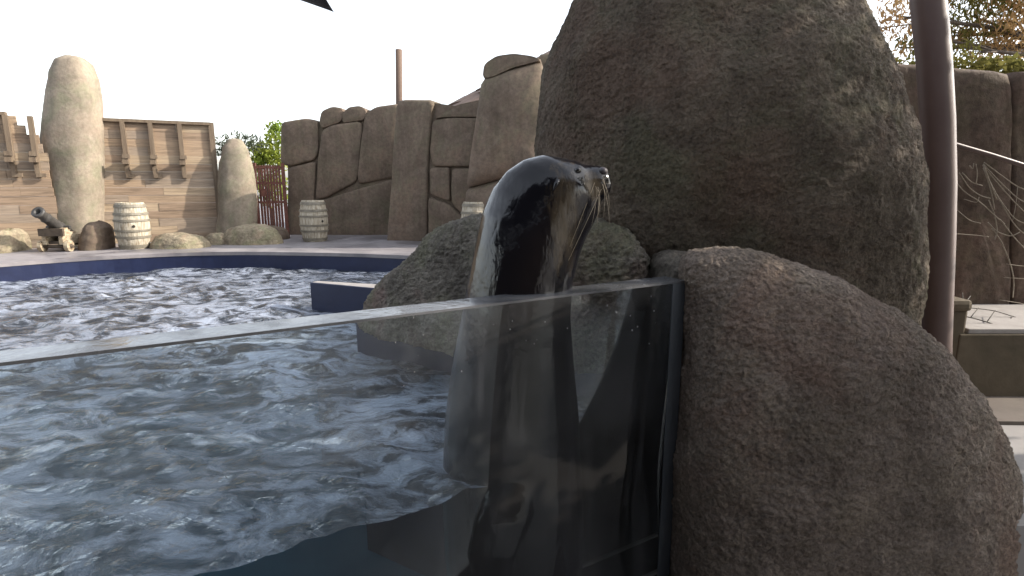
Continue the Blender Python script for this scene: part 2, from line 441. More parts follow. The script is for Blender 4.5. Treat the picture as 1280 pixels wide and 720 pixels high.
# boulder from its left and right outline on a vertical plane
def boulder(name, left, right, p0, d2, half, m, seed, label, cat='boulder', group=None, nseg=96, nz=70, amp=0.05,
            z0=None, ex=0.9, lean=0.0, parent=None, fine=0.012, shift=0.0, rough=0.35):
    d2 = Vector((d2[0], d2[1], 0)).normalized(); nn = Vector((-d2.y, d2.x, 0))
    if nn.y < 0: nn = -nn
    P0 = Vector((p0[0], p0[1], 0))
    def sz(px, py):
        q = on_plane(px, py, p0, d2); return (q.z, (q - P0).dot(d2))
    L = sorted(sz(*q) for q in left); Rr = sorted(sz(*q) for q in right)
    zt = max(L[-1][0], Rr[-1][0]); zb = z0 if z0 is not None else min(L[0][0], Rr[0][0])
    V, F = [], []
    angs = [(math.copysign(abs(math.cos(2 * math.pi * k / 48)) ** ex, math.cos(2 * math.pi * k / 48)), math.copysign(abs(math.sin(2 * math.pi * k / 48)) ** ex, math.sin(2 * math.pi * k / 48))) for k in range(48)]
    def fit(l, r, hd, yo):
        # move the slice's ends until it spans the same angle of view as its outline
        def ratio(s_): q = P0 + d2 * s_; return q.x / q.y
        tl, tr = ratio(l), ratio(r)
        for _ in range(6):
            c, hw = (l + r) / 2, (r - l) / 2
            rs = []
            for ca, sa in angs:
                q = P0 + d2 * (c + hw * ca) + nn * (hd * sa + yo); rs.append(q.x / q.y)
            l += (tl - min(rs)) * P0.y * 0.8; r += (tr - max(rs)) * P0.y * 0.8
            if r - l < 0.008: r = l = (l + r) / 2; l -= .004; r += .004
        return l, r
    hwm = max((interp(Rr, z) - interp(L, z)) / 2 for z in [lerp(zb, zt, i / 40) for i in range(41)])
    for i in range(nz + 1):
        t = i / nz
        z = zb + (zt - zb) * (1 - (1 - t) ** 1.8)
        l, r = interp(L, z), interp(Rr, z)
        hw = max(0.004, (r - l) / 2); c = (l + r) / 2
        hd = half * (hw / hwm) ** 0.85
        l, r = fit(l, r, hd, shift + lean * (z - zb))
        hw = max(0.004, (r - l) / 2); c = (l + r) / 2
        for k in range(nseg):
            a = 2 * math.pi * k / nseg
            ca, sa = math.cos(a), math.sin(a)
            x = c + hw * math.copysign(abs(ca) ** ex, ca)
            y = hd * math.copysign(abs(sa) ** ex, sa) + shift + lean * (z - zb)
            V.append(P0 + d2 * x + nn * y + Vector((0, 0, z)))
    for i in range(nz):
        for k in range(nseg):
            a, b = i * nseg + k, i * nseg + (k + 1) % nseg
            F.append((a, b, b + nseg, a + nseg))
    F.append(tuple(range(nseg))[::-1]); F.append(tuple(range(nz * nseg, (nz + 1) * nseg)))
    base = P0 + d2 * ((interp(L, zb) + interp(Rr, zb)) / 2) + Vector((0, 0, zb))
    o = mesh_obj(name, V, F, m, parent, base, True)
    me = o.data
    # relax, then displace along the normal
    bm = bmesh.new(); bm.from_mesh(me)
    bmesh.ops.smooth_vert(bm, verts=bm.verts, factor=0.5, use_axis_x=True, use_axis_y=True, use_axis_z=True)
    bm.normal_update(); sd = Vector((seed * 7.3, seed * 3.1, seed * 5.7))
    for v in bm.verts:
        p = v.co + sd
        h = amp * fbm(p * 1.2, 3) + amp * rough * fbm(p * 5.0, 3) + fine * fbm(p * 34.0, 3, 0.6)
        v.co += v.normal * h
    bm.to_mesh(me); bm.free()
    if parent is None: tag(o, label, cat, group)
    return o

# pillow-faced wall stone from a pixel outline on a plane
def stone(outline, p0, d2, m, parent, thick=0.5, bulge=0.10, seed=0, name='stone', rnd=0.04, grow=1.016):
    d2 = Vector((d2[0], d2[1], 0)).normalized(); nn = Vector((-d2.y, d2.x, 0))
    if nn.y < 0: nn = -nn
    pts = [on_plane(x, y, p0, d2) for x, y in outline]
    # chaikin rounding, then resample
    def chai(ps, r):
        o = []
        for i in range(len(ps)):
            a, b = ps[i], ps[(i + 1) % len(ps)]
            L = (b - a).length; q = min(0.3, r / max(L, 1e-6))
            o += [a.lerp(b, q), a.lerp(b, 1 - q)]
        return o
    pts = chai(chai(pts, rnd), rnd * 0.5)
    per = [0.0]
    for i in range(len(pts)): per.append(per[-1] + (pts[(i + 1) % len(pts)] - pts[i]).length)
    n = 56; ring = []
    j = 0
    for k in range(n):
        s = per[-1] * k / n
        while per[j + 1] < s: j += 1
        ring.append(pts[j].lerp(pts[(j + 1) % len(pts)], (s - per[j]) / max(1e-9, per[j + 1] - per[j])))
    c = sum(ring, Vector()) / n
    ext = min((p - c).length for p in ring); bulge = min(bulge, ext * .28)
    ok_ = min(1.0, ext / .35)
    ring = [c + (p - c) * grow for p in ring]
    V, F = [], []
    prof = [(1.0, thick), (1.0, 0.05), (0.99, 0.01), (0.965, -0.02), (0.90, -0.5 * bulge), (0.72, -0.8 * bulge), (0.5, -0.95 * bulge), (0.25, -bulge)]
    for s, dpt in prof:
        for p in ring:
            q = c + (p - c) * s + nn * dpt
            if dpt < 0.1:
                w = q * 1.1 + Vector((seed * 3.3, 0, seed))
                q = q - nn * ok_ * (0.05 * fbm(w, 3) + 0.012 * fbm(q * 6, 3))
            V.append(q)
    for i in range(len(prof) - 1):
        for k in range(n):
            a, b = i * n + k, i * n + (k + 1) % n
            F.append((a, b, b + n, a + n))
    F.append(tuple(range(n))[::-1]); L = (len(prof) - 1) * n
    V.append(c - nn * bulge); F += [(L + k, L + (k + 1) % n, len(V) - 1) for k in range(n)]
    return mesh_obj(name, V, F, m, parent, c, True)
def slab(name, outline, p0, d2, front, back, m, parent):
    """flat extruded outline behind the stones (keeps the joints dark and closed)"""
    d2 = Vector((d2[0], d2[1], 0)).normalized(); nn = Vector((-d2.y, d2.x, 0))
    if nn.y < 0: nn = -nn
    pts = [on_plane(x, y, p0, d2) for x, y in outline]; n = len(pts)
    V = [p + nn * front for p in pts] + [p + nn * back for p in pts]
    F = [tuple(range(n)), tuple(range(n, 2 * n))[::-1]] + [(i, (i + 1) % n, n + (i + 1) % n, n + i) for i in range(n)]
    return mesh_obj(name, V, F, m, parent, pts[0])

# ------------------------------------------------------------------ the setting: ground, pool, deck, ledge
GZ, PZ, DZ, ZT, GT = -0.3, -1.1, 0.3, 0.98, 0.15       # plaza, deck, glass top, glass thickness
ga, gb = on_z(100, 441, ZT), on_z(800, 357, ZT)
gd = (gb - ga).normalized(); gn = Vector((-gd.y, gd.x, 0))
ge = on_z(851, 349, ZT)
S_END = (ge - ga).dot(gd); S_BEG = -2.6
def gl_pt(s, v, z): q = ga + gd * s + gn * v; return Vector((q.x, q.y, z))

gi0, gi1 = gl_pt(S_BEG, GT, 0), gl_pt(S_END + 0.1, GT, 0)
far = [(-7.89, 8.55), (-7.0, 9.35), (-5.97, 9.86), (-5.0, 10.04), (-4.15, 10.0), (-3.0, 9.84), (-1.92, 9.54), (-0.6, 9.0), (0.7, 8.2), (1.8, 7.2)]
left_side = [(-5.4, 0.7), (-7.2, 2.2), (-8.6, 4.2), (-8.95, 6.2), (-8.6, 7.6)]
def smooth_line(P, n=5):
    out = []
    for i in range(len(P) - 1):
        p0_, p1_, p2_, p3_ = P[max(i - 1, 0)], P[i], P[i + 1], P[min(i + 2, len(P) - 1)]
        for k_ in range(n):
            t = k_ / n
            out.append(tuple(0.5 * (2 * b + (c - a) * t + (2 * a - 5 * b + 4 * c - d) * t * t + (3 * b - a - 3 * c + d) * t ** 3) for a, b, c, d in zip(p0_, p1_, p2_, p3_)))
    return out + [P[-1]]
arc = smooth_line(left_side + far)
left_side, far = arc[:20], arc[20:]
outline = [(gi0.x, gi0.y)] + left_side + far + [(2.5, 5.8), (2.2, 4.2), (gi1.x, gi1.y)]
# ground: one sheet with the pool cut out, reaching the horizon
pc = Vector((-3.0, 5.4))
V, F = [], []
go0, go1 = gl_pt(S_BEG, 0.02, 0), gl_pt(S_END + 0.1, 0.02, 0)
gout = [(go0.x, go0.y)] + left_side + far + [(2.5, 5.8), (2.2, 4.2), (go1.x, go1.y)]
k = len(gout)
rings = [0, 1.5, 6, 25, 120, 900]
for r in rings:
    for (x, y) in gout:
        d = (Vector((x, y)) - pc); q = Vector((x, y)) + d.normalized() * r
        V.append((q.x, q.y, PZ))
for i in range(len(rings) - 1):
    for j in range(k):
        F.append((i * k + j, i * k + (j + 1) % k, (i + 1) * k + (j + 1) % k, (i + 1) * k + j))
tag(mesh_obj('ground', V, F, M['paving']), 'pale concrete plaza paving around the pool', kind='structure')
tag(poly_prism('terrace', [(1.6, 2.9), (2.2, 2.72), (30, 2.6), (30, 30), (3.02, 30), (3.02, 6.0), (2.95, 5.85), (1.6, 4.0)], PZ - .1, GZ, M['paving']), 'raised pale terrace paving beside the boulders', kind='structure')
# basin: floor and walls
bz = -2.0
basin = poly_prism('pool_floor', outline, bz - 0.2, bz, M['teal'])
tag(basin, 'dark pool floor under the water', kind='structure')
wl = [(gi0.x, gi0.y)] + left_side + far + [(2.5, 5.8), (2.2, 4.2), (gi1.x, gi1.y)]
V, F = [], []
for j, (x, y) in enumerate(wl):
    d = (Vector((x, y)) - pc).normalized() * 0.4
    V += [(x, y, bz), (x, y, DZ - 0.004), (x + d.x, y + d.y, DZ - 0.004), (x + d.x, y + d.y, bz)]
for j in range(len(wl) - 1):
    a, b = j * 4, j * 4 + 4
    for q in range(4): F.append((a + q, a + (q + 1) % 4, b + (q + 1) % 4, b + q))
pw = mesh_obj('pool_wall', V, F, M['navy'])
tag(pw, 'navy painted pool side wall under the deck edge', kind='structure')
# deck: raised slab beyond the pool
dk = left_side + far + [(2.5, 5.8), (2.9, 5.9), (3.0, 9.0), (3.0, 40), (-40, 40), (-40, -3), (-5.6, -1.0), (-5.2, 0.55)]
dk2 = []
for (x, y) in dk:
    if (x, y) in left_side + far:
        d = (pc - Vector((x, y))).normalized() * 0.012; x, y = x + d.x, y + d.y
    dk2.append((x, y))
tag(poly_prism('pool_deck', dk2, DZ - 0.06, DZ, M['deck']), 'lavender-grey concrete deck round the far side of the pool', kind='structure')
# ledge carrying the boulders, with a stub wall sticking out into the water
P1, P2 = on_z(390, 387, 0), on_z(447, 440, 0)
lg = [(P2.x, P2.y), (1.02, 3.42), (2.6, 3.5), (2.7, 6.9), (-0.8, 7.0), (-1.2, 6.42), (P1.x + 0.04, P1.y + 0.13), (P1.x, P1.y), (-1.42, 6.2)]
tag(poly_prism('pool_ledge', lg, bz + 0.002, 0.33, M['navy']), 'navy painted ledge with stub wall under the boulders', kind='structure')
# light cap on the stub wall
tag(poly_prism('ledge_cap', [(P1.x + 0.05, P1.y + 0.115), (P1.x + 0.02, P1.y + 0.02), (-1.42, 6.22), (-1.2, 6.4)], 0.325, 0.334, M['ledge_top']), 'pale strip on top of the stub wall', kind='structure')

# water: grid aligned with the glass
import array
STEP = 0.034
nu, nv = int(12.6 / STEP), int(11.2 / STEP)
u0 = -7.2
def inside(x, y, poly):
    c = False; j = len(poly) - 1
    for i in range(len(poly)):
        xi, yi = poly[i]; xj, yj = poly[j]
        if (yi > y) != (yj > y) and x < (xj - xi) * (y - yi) / (yj - yi) + xi: c = not c
        j = i
    return c
wpoly = []
for (x, y) in outline:
    d = (Vector((x, y)) - pc).normalized() * 0.2; wpoly.append((x + d.x, y + d.y))
wpoly[0] = tuple((gl_pt(S_BEG - 0.2, GT - 0.06, 0)).xy); wpoly[-1] = tuple((gl_pt(S_END + 0.1, GT - 0.06, 0)).xy)
idx, V, F = {}, [], []
for i in range(nu):
    for j in range(nv):
        q = ga + gd * (u0 + i * STEP) + gn * (GT + 0.003 + j * STEP)
        if inside(q.x, q.y, wpoly):
            p = Vector((q.x, q.y, 0))
            near = 1.0
            h = 0.040 * fbm(p * 0.9 + Vector((0, 0, 4)), 2)
            w = p + Vector((0.25 * noise.noise(p * 1.3), 0.25 * noise.noise(p * 1.3 + Vector((9, 0, 0))), 0))
            r1 = 1 - abs(noise.noise(Vector((w.x * 1.9, w.y * 2.8, 1.5)))) * 2
            r2 = 1 - abs(noise.noise(Vector((w.x * 4.4, w.y * 6.0, 7.5)))) * 2
            h += 0.030 * r1 * abs(r1) + 0.014 * r2 * abs(r2) + 0.006 * noise.noise(p * 13)
            idx[(i, j)] = len(V); V.append((q.x, q.y, h - 0.012))
for (i, j), a in idx.items():
    b, c, d = idx.get((i + 1, j)), idx.get((i + 1, j + 1)), idx.get((i, j + 1))
    if b is not None and c is not None and d is not None: F.append((a, b, c, d))
wat = mesh_obj('pool_water', V, F, M['water'], smooth=True)
if wat.data.polygons[0].normal.z < 0: wat.data.flip_normals()
tag(wat, 'choppy grey-blue pool water reflecting the sky', kind='structure')

# ------------------------------------------------------------------ glass wall of the pool
gw = empty('pool_window', gl_pt(0.5, GT / 2, GZ), 'thick clear acrylic pool window with a wet grey rim', 'pool window')
def gbox(name, s0, s1, v0, v1, z0, z1, m, parent=gw):
    c = gl_pt((s0 + s1) / 2, (v0 + v1) / 2, (z0 + z1) / 2)
    return box(name, c, gd * ((s1 - s0) / 2), gn * ((v1 - v0) / 2), Vector((0, 0, (z1 - z0) / 2)), m, parent)
gbox('pane', S_BEG, S_END - 0.1, 0, GT, -1.99, ZT - 0.012, M['pane'])
rimo = gbox('rim', S_BEG, S_END - 0.004, -0.004, GT + 0.004, ZT - 0.011, ZT, M['rim'])
gbox('end_seal', S_END - 0.098, S_END, -0.003, GT + 0.003, -1.98, ZT - 0.012, M['seal'])
# ground-side plinth hidden below the frame so that the pane stands on something
gbox('plinth', S_BEG, S_END, -0.02, GT - 0.004, -2.3, -1.995, M['seal'])

rgd = random.Random(3)
gs = []
for _ in range(34):
    sx = rgd.uniform(S_BEG * .2, S_END - .15) if rgd.random() < .3 else rgd.uniform(1.0, S_END - .2)
    zz = ZT - .02 - rgd.uniform(0, .5) ** 1.5; r_ = rgd.uniform(.0012, .0042)
    c = gl_pt(sx, -.001, zz); vv, ff = [], []
    for i in range(4):
        th = math.pi / 2 * i / 3
        for k_ in range(8):
            ph = 2 * math.pi * k_ / 8
            vv.append(c + gd * (r_ * math.cos(th) * math.cos(ph)) + Vector((0, 0, r_ * 1.35 * math.cos(th) * math.sin(ph))) - gn * (r_ * .8 * math.sin(th)))
    for i in range(3):
        for k_ in range(8): ff.append((i * 8 + k_, i * 8 + (k_ + 1) % 8, i * 8 + 8 + (k_ + 1) % 8, i * 8 + 8 + k_))
    gs.append((vv, ff))
V, F = merge(*gs)
dp = mesh_obj('water_drops', V, F, M['drop'], gw, gl_pt(.5, 0, ZT), True); dp['kind'] = 'stuff'

# ------------------------------------------------------------------ near boulders
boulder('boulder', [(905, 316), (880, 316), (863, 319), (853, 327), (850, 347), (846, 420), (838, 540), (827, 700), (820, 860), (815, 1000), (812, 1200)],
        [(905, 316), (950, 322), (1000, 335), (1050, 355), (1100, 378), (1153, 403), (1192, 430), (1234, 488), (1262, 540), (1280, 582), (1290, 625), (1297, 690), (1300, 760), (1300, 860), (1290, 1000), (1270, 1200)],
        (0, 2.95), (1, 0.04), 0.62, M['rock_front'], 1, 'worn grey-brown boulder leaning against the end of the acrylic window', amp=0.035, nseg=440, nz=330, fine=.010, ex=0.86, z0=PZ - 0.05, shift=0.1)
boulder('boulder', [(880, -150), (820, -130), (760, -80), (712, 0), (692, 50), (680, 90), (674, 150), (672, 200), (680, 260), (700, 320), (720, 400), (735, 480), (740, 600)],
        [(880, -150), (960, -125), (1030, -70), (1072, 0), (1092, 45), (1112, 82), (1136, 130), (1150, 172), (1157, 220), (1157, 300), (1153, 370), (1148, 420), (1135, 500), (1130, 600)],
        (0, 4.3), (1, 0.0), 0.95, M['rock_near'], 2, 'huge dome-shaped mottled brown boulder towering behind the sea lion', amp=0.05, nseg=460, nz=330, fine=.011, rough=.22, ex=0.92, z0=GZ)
boulder('boulder', [(660, 262), (640, 262), (615, 264), (590, 268), (560, 277), (530, 297), (500, 327), (470, 356), (449, 386), (447, 400)],
        [(660, 262), (700, 263), (730, 266), (757, 272), (785, 287), (803, 305), (812, 325), (814, 345), (814, 400)],
        (-1.4, 5.0), (2.35, -1.62), 0.5, M['rock_wet'], 3, 'low rounded damp boulder behind the sea lion on the navy ledge', amp=0.05, nseg=300, nz=140, ex=0.9, z0=0.325, fine=0.015)
boulder('boulder', [(845, 311), (830, 313), (820, 319), (815, 330), (813, 350)], [(845, 311), (862, 314), (874, 322), (880, 335), (882, 350)],
        (0, 3.42), (1, 0.0), 0.2, M['rock_wet'], 4, 'small dark wedge of rock between the three big boulders', amp=0.03, nseg=60, nz=30, z0=0.32)
boulder('boulder', [(1050, -60), (1030, -30), (1020, 20), (1015, 100), (1010, 300)], [(1050, -60), (1070, -40), (1080, 0), (1086, 30), (1090, 60), (1092, 120), (1094, 300)],
        (0, 5.9), (1, 0.0), 0.35, M['rock_near'], 5, 'slim upright rock peeking over the shoulder of the huge boulder', amp=0.05, nseg=60, nz=50, z0=GZ)

# ------------------------------------------------------------------ sea lion
SY = 2.86
def sea_lion():
    root = empty('sea_lion', on_y(645, 760, SY), 'wet black sea lion rearing upright behind the acrylic window, looking right', 'sea lion')
    #  left px, right px, half depth, y offset
    rings = [((628, 1010), (655, 1010), 0.05, .25), ((610, 940), (675, 940), 0.12, .18), ((585, 860), (705, 855), 0.2, .1), ((566, 780), (722, 775), 0.27, .05),
             ((556, 690), (730, 685), 0.30, 0), ((552, 610), (728, 608), 0.30, 0), ((556, 520), (724, 524), 0.285, 0), ((567, 440), (717, 450), 0.265, 0),
             ((579, 378), (713, 395), 0.25, 0), ((588, 335), (716, 352), 0.235, 0), ((595, 300), (724, 320), 0.225, 0), ((603, 265), (733, 296), 0.212, 0),
             ((615, 237), (743, 278), 0.198, 0), ((633, 214), (748, 266), 0.184, -.005), ((655, 199), (750, 259), 0.168, -.01), ((680, 193), (751, 255), 0.152, -.012),
             ((701, 197), (744, 246), 0.128, -.016), ((717, 200), (746, 250), 0.112, -.022), ((729, 205), (750, 250), 0.092, -.03), ((739, 207), (754, 249), 0.08, -.036),
             ((750, 207), (759, 246), 0.07, -.04), ((759, 210), (764, 238), 0.05, -.043)]
    seg = 28
    V, F = [], []
    for a, b, hd, yo in rings:
        A, B = on_y(a[0], a[1], SY + yo), on_y(b[0], b[1], SY + yo)
        c, h = (A + B) / 2, (B - A) / 2
        for k in range(seg):
            t = 2 * math.pi * k / seg
            V.append(c + h * math.cos(t) + Vector((0, 1, 0)) * hd * math.sin(t))
    for i in range(len(rings) - 1):
        for k in range(seg):
            a, b = i * seg + k, i * seg + (k + 1) % seg
            F.append((a, b, b + seg, a + seg))
    F.append(tuple(range(seg))[::-1]); F.append(tuple(range((len(rings) - 1) * seg, len(rings) * seg)))
    geos = [(V, F)]
    def ell(c, rx, ry, rz, rot=0.0):
        vv, ff = [], []
        for i in range(9):
            th = math.pi * i / 8
            for k in range(14):
                ph = 2 * math.pi * k / 14
                p = Vector((rx * math.sin(th) * math.cos(ph), ry * math.sin(th) * math.sin(ph), rz * math.cos(th)))
                p.rotate(Matrix.Rotation(rot, 3, 'Y')); vv.append(Vector(c) + p)
        for i in range(8):
            for k in range(14):
                a, b = i * 14 + k, i * 14 + (k + 1) % 14
                ff.append((a, b, b + 14, a + 14))
        return vv, ff
    # brow, whisker pads, chin
    geos.append(ell(on_y(722, 211, SY - .09), 0.034, 0.03, 0.026))
    geos.append(ell(on_y(722, 211, SY + .05), 0.034, 0.03, 0.026))
    geos.append(ell(on_y(745, 230, SY - .08), 0.064, 0.05, 0.068, 0.2))
    geos.append(ell(on_y(747, 230, SY + .0), 0.062, 0.05, 0.068, 0.2))
    geos.append(ell(on_y(743, 243, SY - .035), 0.058, 0.055, 0.036, 0.1)); geos.append(ell(on_y(732, 254, SY - .03), 0.06, 0.075, 0.05, 0.6))
    # cheek and shoulder folds
    geos.append(ell(on_y(708, 238, SY - .09), 0.06, 0.05, 0.055))
    # fore flippers, flat blades
    for sgn in (-1, 1):
        root_p = on_y(640, 600, SY + sgn * 0.24)
        tip = root_p + Vector((-0.12 if sgn < 0 else 0.25, sgn * 0.05 , -0.72))
        mid = root_p + Vector((-0.10, sgn * 0.10, -0.36))
        vv, ff = [], []
        path = [(root_p, 0.13, .06), (root_p.lerp(mid, .5) + Vector((0, sgn * .02, 0)), 0.14, .045), (mid, 0.125, .03), (mid.lerp(tip, .5), 0.095, .02), (tip, 0.035, .01)]
        for p, w, th in path:
            for k in range(12):
                a = 2 * math.pi * k / 12
                vv.append(p + Vector((w * math.cos(a), th * math.sin(a) * 1.0, 0)))
        for i in range(len(path) - 1):
            for k in range(12):
                a, b = i * 12 + k, i * 12 + (k + 1) % 12
                ff.append((a, b, b + 12, a + 12))
        ff.append(tuple(range(12))[::-1]); ff.append(tuple(range(48, 60)))
        geos.append((vv, ff))
    # hind flippers
    for sgn in (-1, 1):
        p0_ = on_y(642, 990, SY + .25) + Vector((sgn * .04, 0, 0)); t_ = p0_ + Vector((sgn * .12, 0.12, -0.24))
        V2, F2 = tube_geo([p0_, p0_.lerp(t_, .5), t_], [0.05, 0.06, 0.03], 10); geos.append((V2, F2))
    Vb, Fb = merge(*geos)
    body = mesh_obj('body', Vb, Fb, M['fur'], root, on_y(645, 760, SY), True)
    md = body.modifiers.new('fuse', 'REMESH'); md.mode = 'VOXEL'; md.voxel_size = 0.010; md.use_smooth_shade = True
    ms = body.modifiers.new('soften', 'SMOOTH'); ms.iterations = 14; ms.factor = 0.5
    dg = bpy.context.evaluated_depsgraph_get()
    me = bpy.data.meshes.new_from_object(body.evaluated_get(dg))
    body.modifiers.clear(); body.data = me
    me.polygons.foreach_set('use_smooth', [True] * len(me.polygons))
    if not me.materials: me.materials.append(M['fur'])
    from mathutils.bvhtree import BVHTree
    bl = world_loc(body)
    tree_ = BVHTree.FromPolygons([v.co + bl for v in me.vertices], [tuple(p.vertices) for p in me.polygons])
    cp_ = Vector((0, 0, CAM_Z))
    def skin(px, py, fb=SY - .1):
        h = tree_.ray_cast(cp_, ray(px, py).normalized())[0]
        return h if h is not None else on_y(px, py, fb)
    e = skin(722, 213)
    for c in (e + Vector((.001, .004, 0)), Vector((e.x + .01, 2 * (SY - .022) - e.y, e.z))):
        Ve, Fe = ell(c, .018, .018, .018); mesh_obj('eye', Ve, Fe, M['eye'], root, c, True)
    c = skin(753, 214) + Vector((.006, .012, 0))
    Vn, Fn = ell(c, .024, .03, .02, 0.5); mesh_obj('nose', Vn, Fn, M['nose'], root, c, True)
    e0 = skin(695, 226) + Vector((.01, .006, .004)); e1 = e0 + Vector((-.024, -.022, -.05))
    tube('ear', [e0, e0.lerp(e1, .4), e1], [.013, .012, .003], M['fur'], root)
    # whiskers
    rg = random.Random(4)
    for side in (-1, 1):
        for i in range(11 if side < 0 else 5):
            p = skin(748 + rg.uniform(-5, 6), 228 + rg.uniform(-6, 8)) + Vector((0, .004 if side < 0 else .12, 0))
            ln = rg.uniform(.10, .24) if i > 2 else rg.uniform(.30, .44)
            out = Vector((rg.uniform(.35, .9) if i > 2 else .1, side * rg.uniform(.2, .6), rg.uniform(-.25, .25)))
            dn = Vector((rg.uniform(-.25, .1) if i > 2 else rg.uniform(-.5, -.36), side * .05, -1))
            pts = []
            for t in range(8):
                s = t / 7
                pts.append(p + out * (0.045 * (1 - (1 - s) ** 2)) + dn * (ln * s ** 1.35))
            tube('whisker', pts, [.0016 * (1 - .6 * t / 7) for t in range(8)], M['whisker'], root, seg=5)
    return root
sea_lion()

# ------------------------------------------------------------------ timber fence at the back left
FA, FB = Vector((-9.75, 10.7)), Vector((-6.5, 12.3))
fd = (FB - FA).normalized(); fdv = Vector((fd.x, fd.y, 0)); fnv = Vector((fd.y, -fd.x, 0))     # fnv faces the pool
FOFF = 0.0
def f_at(px): return on_plane(px, 200, FA + Vector((fnv.x, fnv.y)) * FOFF, fd)
FTOP = 2.78
def fence(px0, px1, label, posts, broken=False, extra=None):
    a, b = f_at(px0), f_at(px1)
    L = (b - a).length
    root = empty('timber_fence', (a.x, a.y, DZ), label, 'fence')
    rows = 15; h = (FTOP - 0.06 - DZ) / rows
    rg = random.Random(int(px0 + 50))
    for i in range(rows):
        cuts = [0.0]
        x = rg.uniform(0.5, 1.5)
        while x < L - 0.35: cuts.append(x); x += rg.uniform(0.9, 1.9)
        end = L
        if broken:
            end = L - interp([(0, 0.0), (10, 0.02), (12, 0.12), (13.2, 0.3), (15, 0.55)], i) - rg.uniform(0, 0.04)
        cuts.append(L)
        for c0, c1 in zip(cuts, cuts[1:]):
            c1 = min(c1, end)
            if c1 - c0 < 0.08: continue
            cc = a + fdv * ((c0 + c1) / 2) + fnv * rg.uniform(-0.006, 0.006)
            box('plank', (cc.x, cc.y, DZ + h * (i + .5)), fdv * ((c1 - c0) / 2 - .0015), fnv * 0.022, Vector((0, 0, h / 2 - .0012)), M['plank'], root)
    e = L - (0.55 if broken else 0)
    c = a + fdv * (e / 2) + fnv * 0.03
    box('top_rail', (c.x, c.y, FTOP - .03), fdv * (e / 2), fnv * 0.07, Vector((0, 0, .03)), M['post'], root)
    for px in posts:
        q = f_at(px)
        c = q + fnv * 0.075
        lo = 1.62
        pst = box('bracket_post', (c.x, c.y, (FTOP - .06 + lo) / 2), fdv * .038, fnv * .05, Vector((0, 0, (FTOP - .06 - lo) / 2)), M['post'], root)
        hk = q + fnv * 0.10 + fdv * .045
        box('hook', (hk.x, hk.y, lo + .04), fdv * .075, fnv * .03, Vector((0, 0, .035)), M['post'], pst)
        hk = q + fnv * 0.22
        box('bracket_arm', (hk.x, hk.y, 1.95), fdv * .05, fnv * .10, Vector((0, 0, .06)), M['post'], pst)
        hk = q + fnv * 0.29
        box('bracket_tip', (hk.x + .03, hk.y, 2.04), fdv * .06, fnv * .035, Vector((0, 0, .04)), M['post'], pst)
    if extra: extra(root)
    return root
FOFF = 0.38
fence(-95, 64, 'weathered plank fence with a broken upper corner beside the tall pillar', [-70, -20, 17, 47], True)
FOFF = 0.0
def end_post(root):
    q = f_at(268); c = q + fnv * .03
    box('end_post', (c.x, c.y, (DZ + FTOP) / 2), fdv * .05, fnv * .06, Vector((0, 0, (FTOP - DZ) / 2 - .003)), M['post'], root)
fence(117, 267, 'complete plank fence with three hooked brackets behind the banded barrel', [159, 193, 229], False, end_post)

# ------------------------------------------------------------------ pillars and small rocks along the deck
boulder('stone_pillar', [(92, 70), (80, 71), (68, 76), (60, 90), (55, 115), (51, 150), (50, 180), (56, 210), (60, 250), (62, 300), (63, 325)],
        [(92, 70), (105, 72), (117, 80), (125, 98), (129, 125), (131, 160), (132, 220), (133, 325)], (-8.7, 11.2), (1, 0.2), 0.45, M['rock_pillar'], 6,
        'tall round-topped ochre stone pillar between the two plank fences', 'pillar', amp=0.02, nseg=70, nz=80, ex=0.75, z0=DZ - 0.03, fine=.003, rough=.12)
boulder('stone_pillar', [(293, 172), (284, 174), (278, 184), (274, 205), (272, 240), (270, 310)], [(293, 172), (303, 175), (311, 188), (317, 210), (321, 240), (323, 310)],
        (-6.2, 12.4), (1, 0.3), 0.4, M['rock_pillar'], 7, 'short tapering stone pillar between the plank fence and the iron gate', 'pillar', amp=0.04, nseg=60, nz=60, ex=0.8, z0=DZ - 0.03, fine=.003, rough=.12)
def small_rock(l, t, r, b, label, seed, Y=None, m='rock_deck', half=0.35, peak=0.5, group=None):
    base = on_z((l + r) / 2, b, DZ)
    Y = base.y if Y is None else Y
    pk = lerp(l, r, peak); H = b - t
    lf = [(pk, t), (lerp(pk, l, .5), t + .06 * H), (lerp(pk, l, .8), t + .28 * H), (lerp(pk, l, .95), t + .6 * H), (l, t + .9 * H), (l, b + 6)]
    rt = [(pk, t), (lerp(pk, r, .5), t + .07 * H), (lerp(pk, r, .8), t + .25 * H), (lerp(pk, r, .95), t + .58 * H), (r, t + .9 * H), (r, b + 6)]
    return boulder('rock', lf, rt, (base.x, Y + half * .8), (1, 0.0), half, M[m], seed, label, 'rock', group, nseg=48, nz=30, amp=0.05, z0=DZ - 0.03, ex=0.9)
small_rock(-14, 285, 41, 317, 'mossy tan rock to the side of the cannon under the broken fence', 11, half=.4, peak=.45)
small_rock(98, 275, 146, 313, 'dark shaded rock between the tall pillar and the banded barrel', 12, m='rock_wall', half=.35, peak=.55)
small_rock(185, 291, 264, 311, 'long flat pale rock beside the banded barrel', 13, half=.4, peak=.4)
small_rock(253, 290, 291, 306, 'smallest pale rock next to the long flat rock', 14, half=.25)
small_rock(277, 281, 356, 306, 'wide rounded tan rock in front of the short pillar', 15, half=.4, peak=.35)
small_rock(318, 283, 362, 300, 'brown rock half hidden behind the wide tan rock by the gate', 16, m='rock_wall', half=.3)

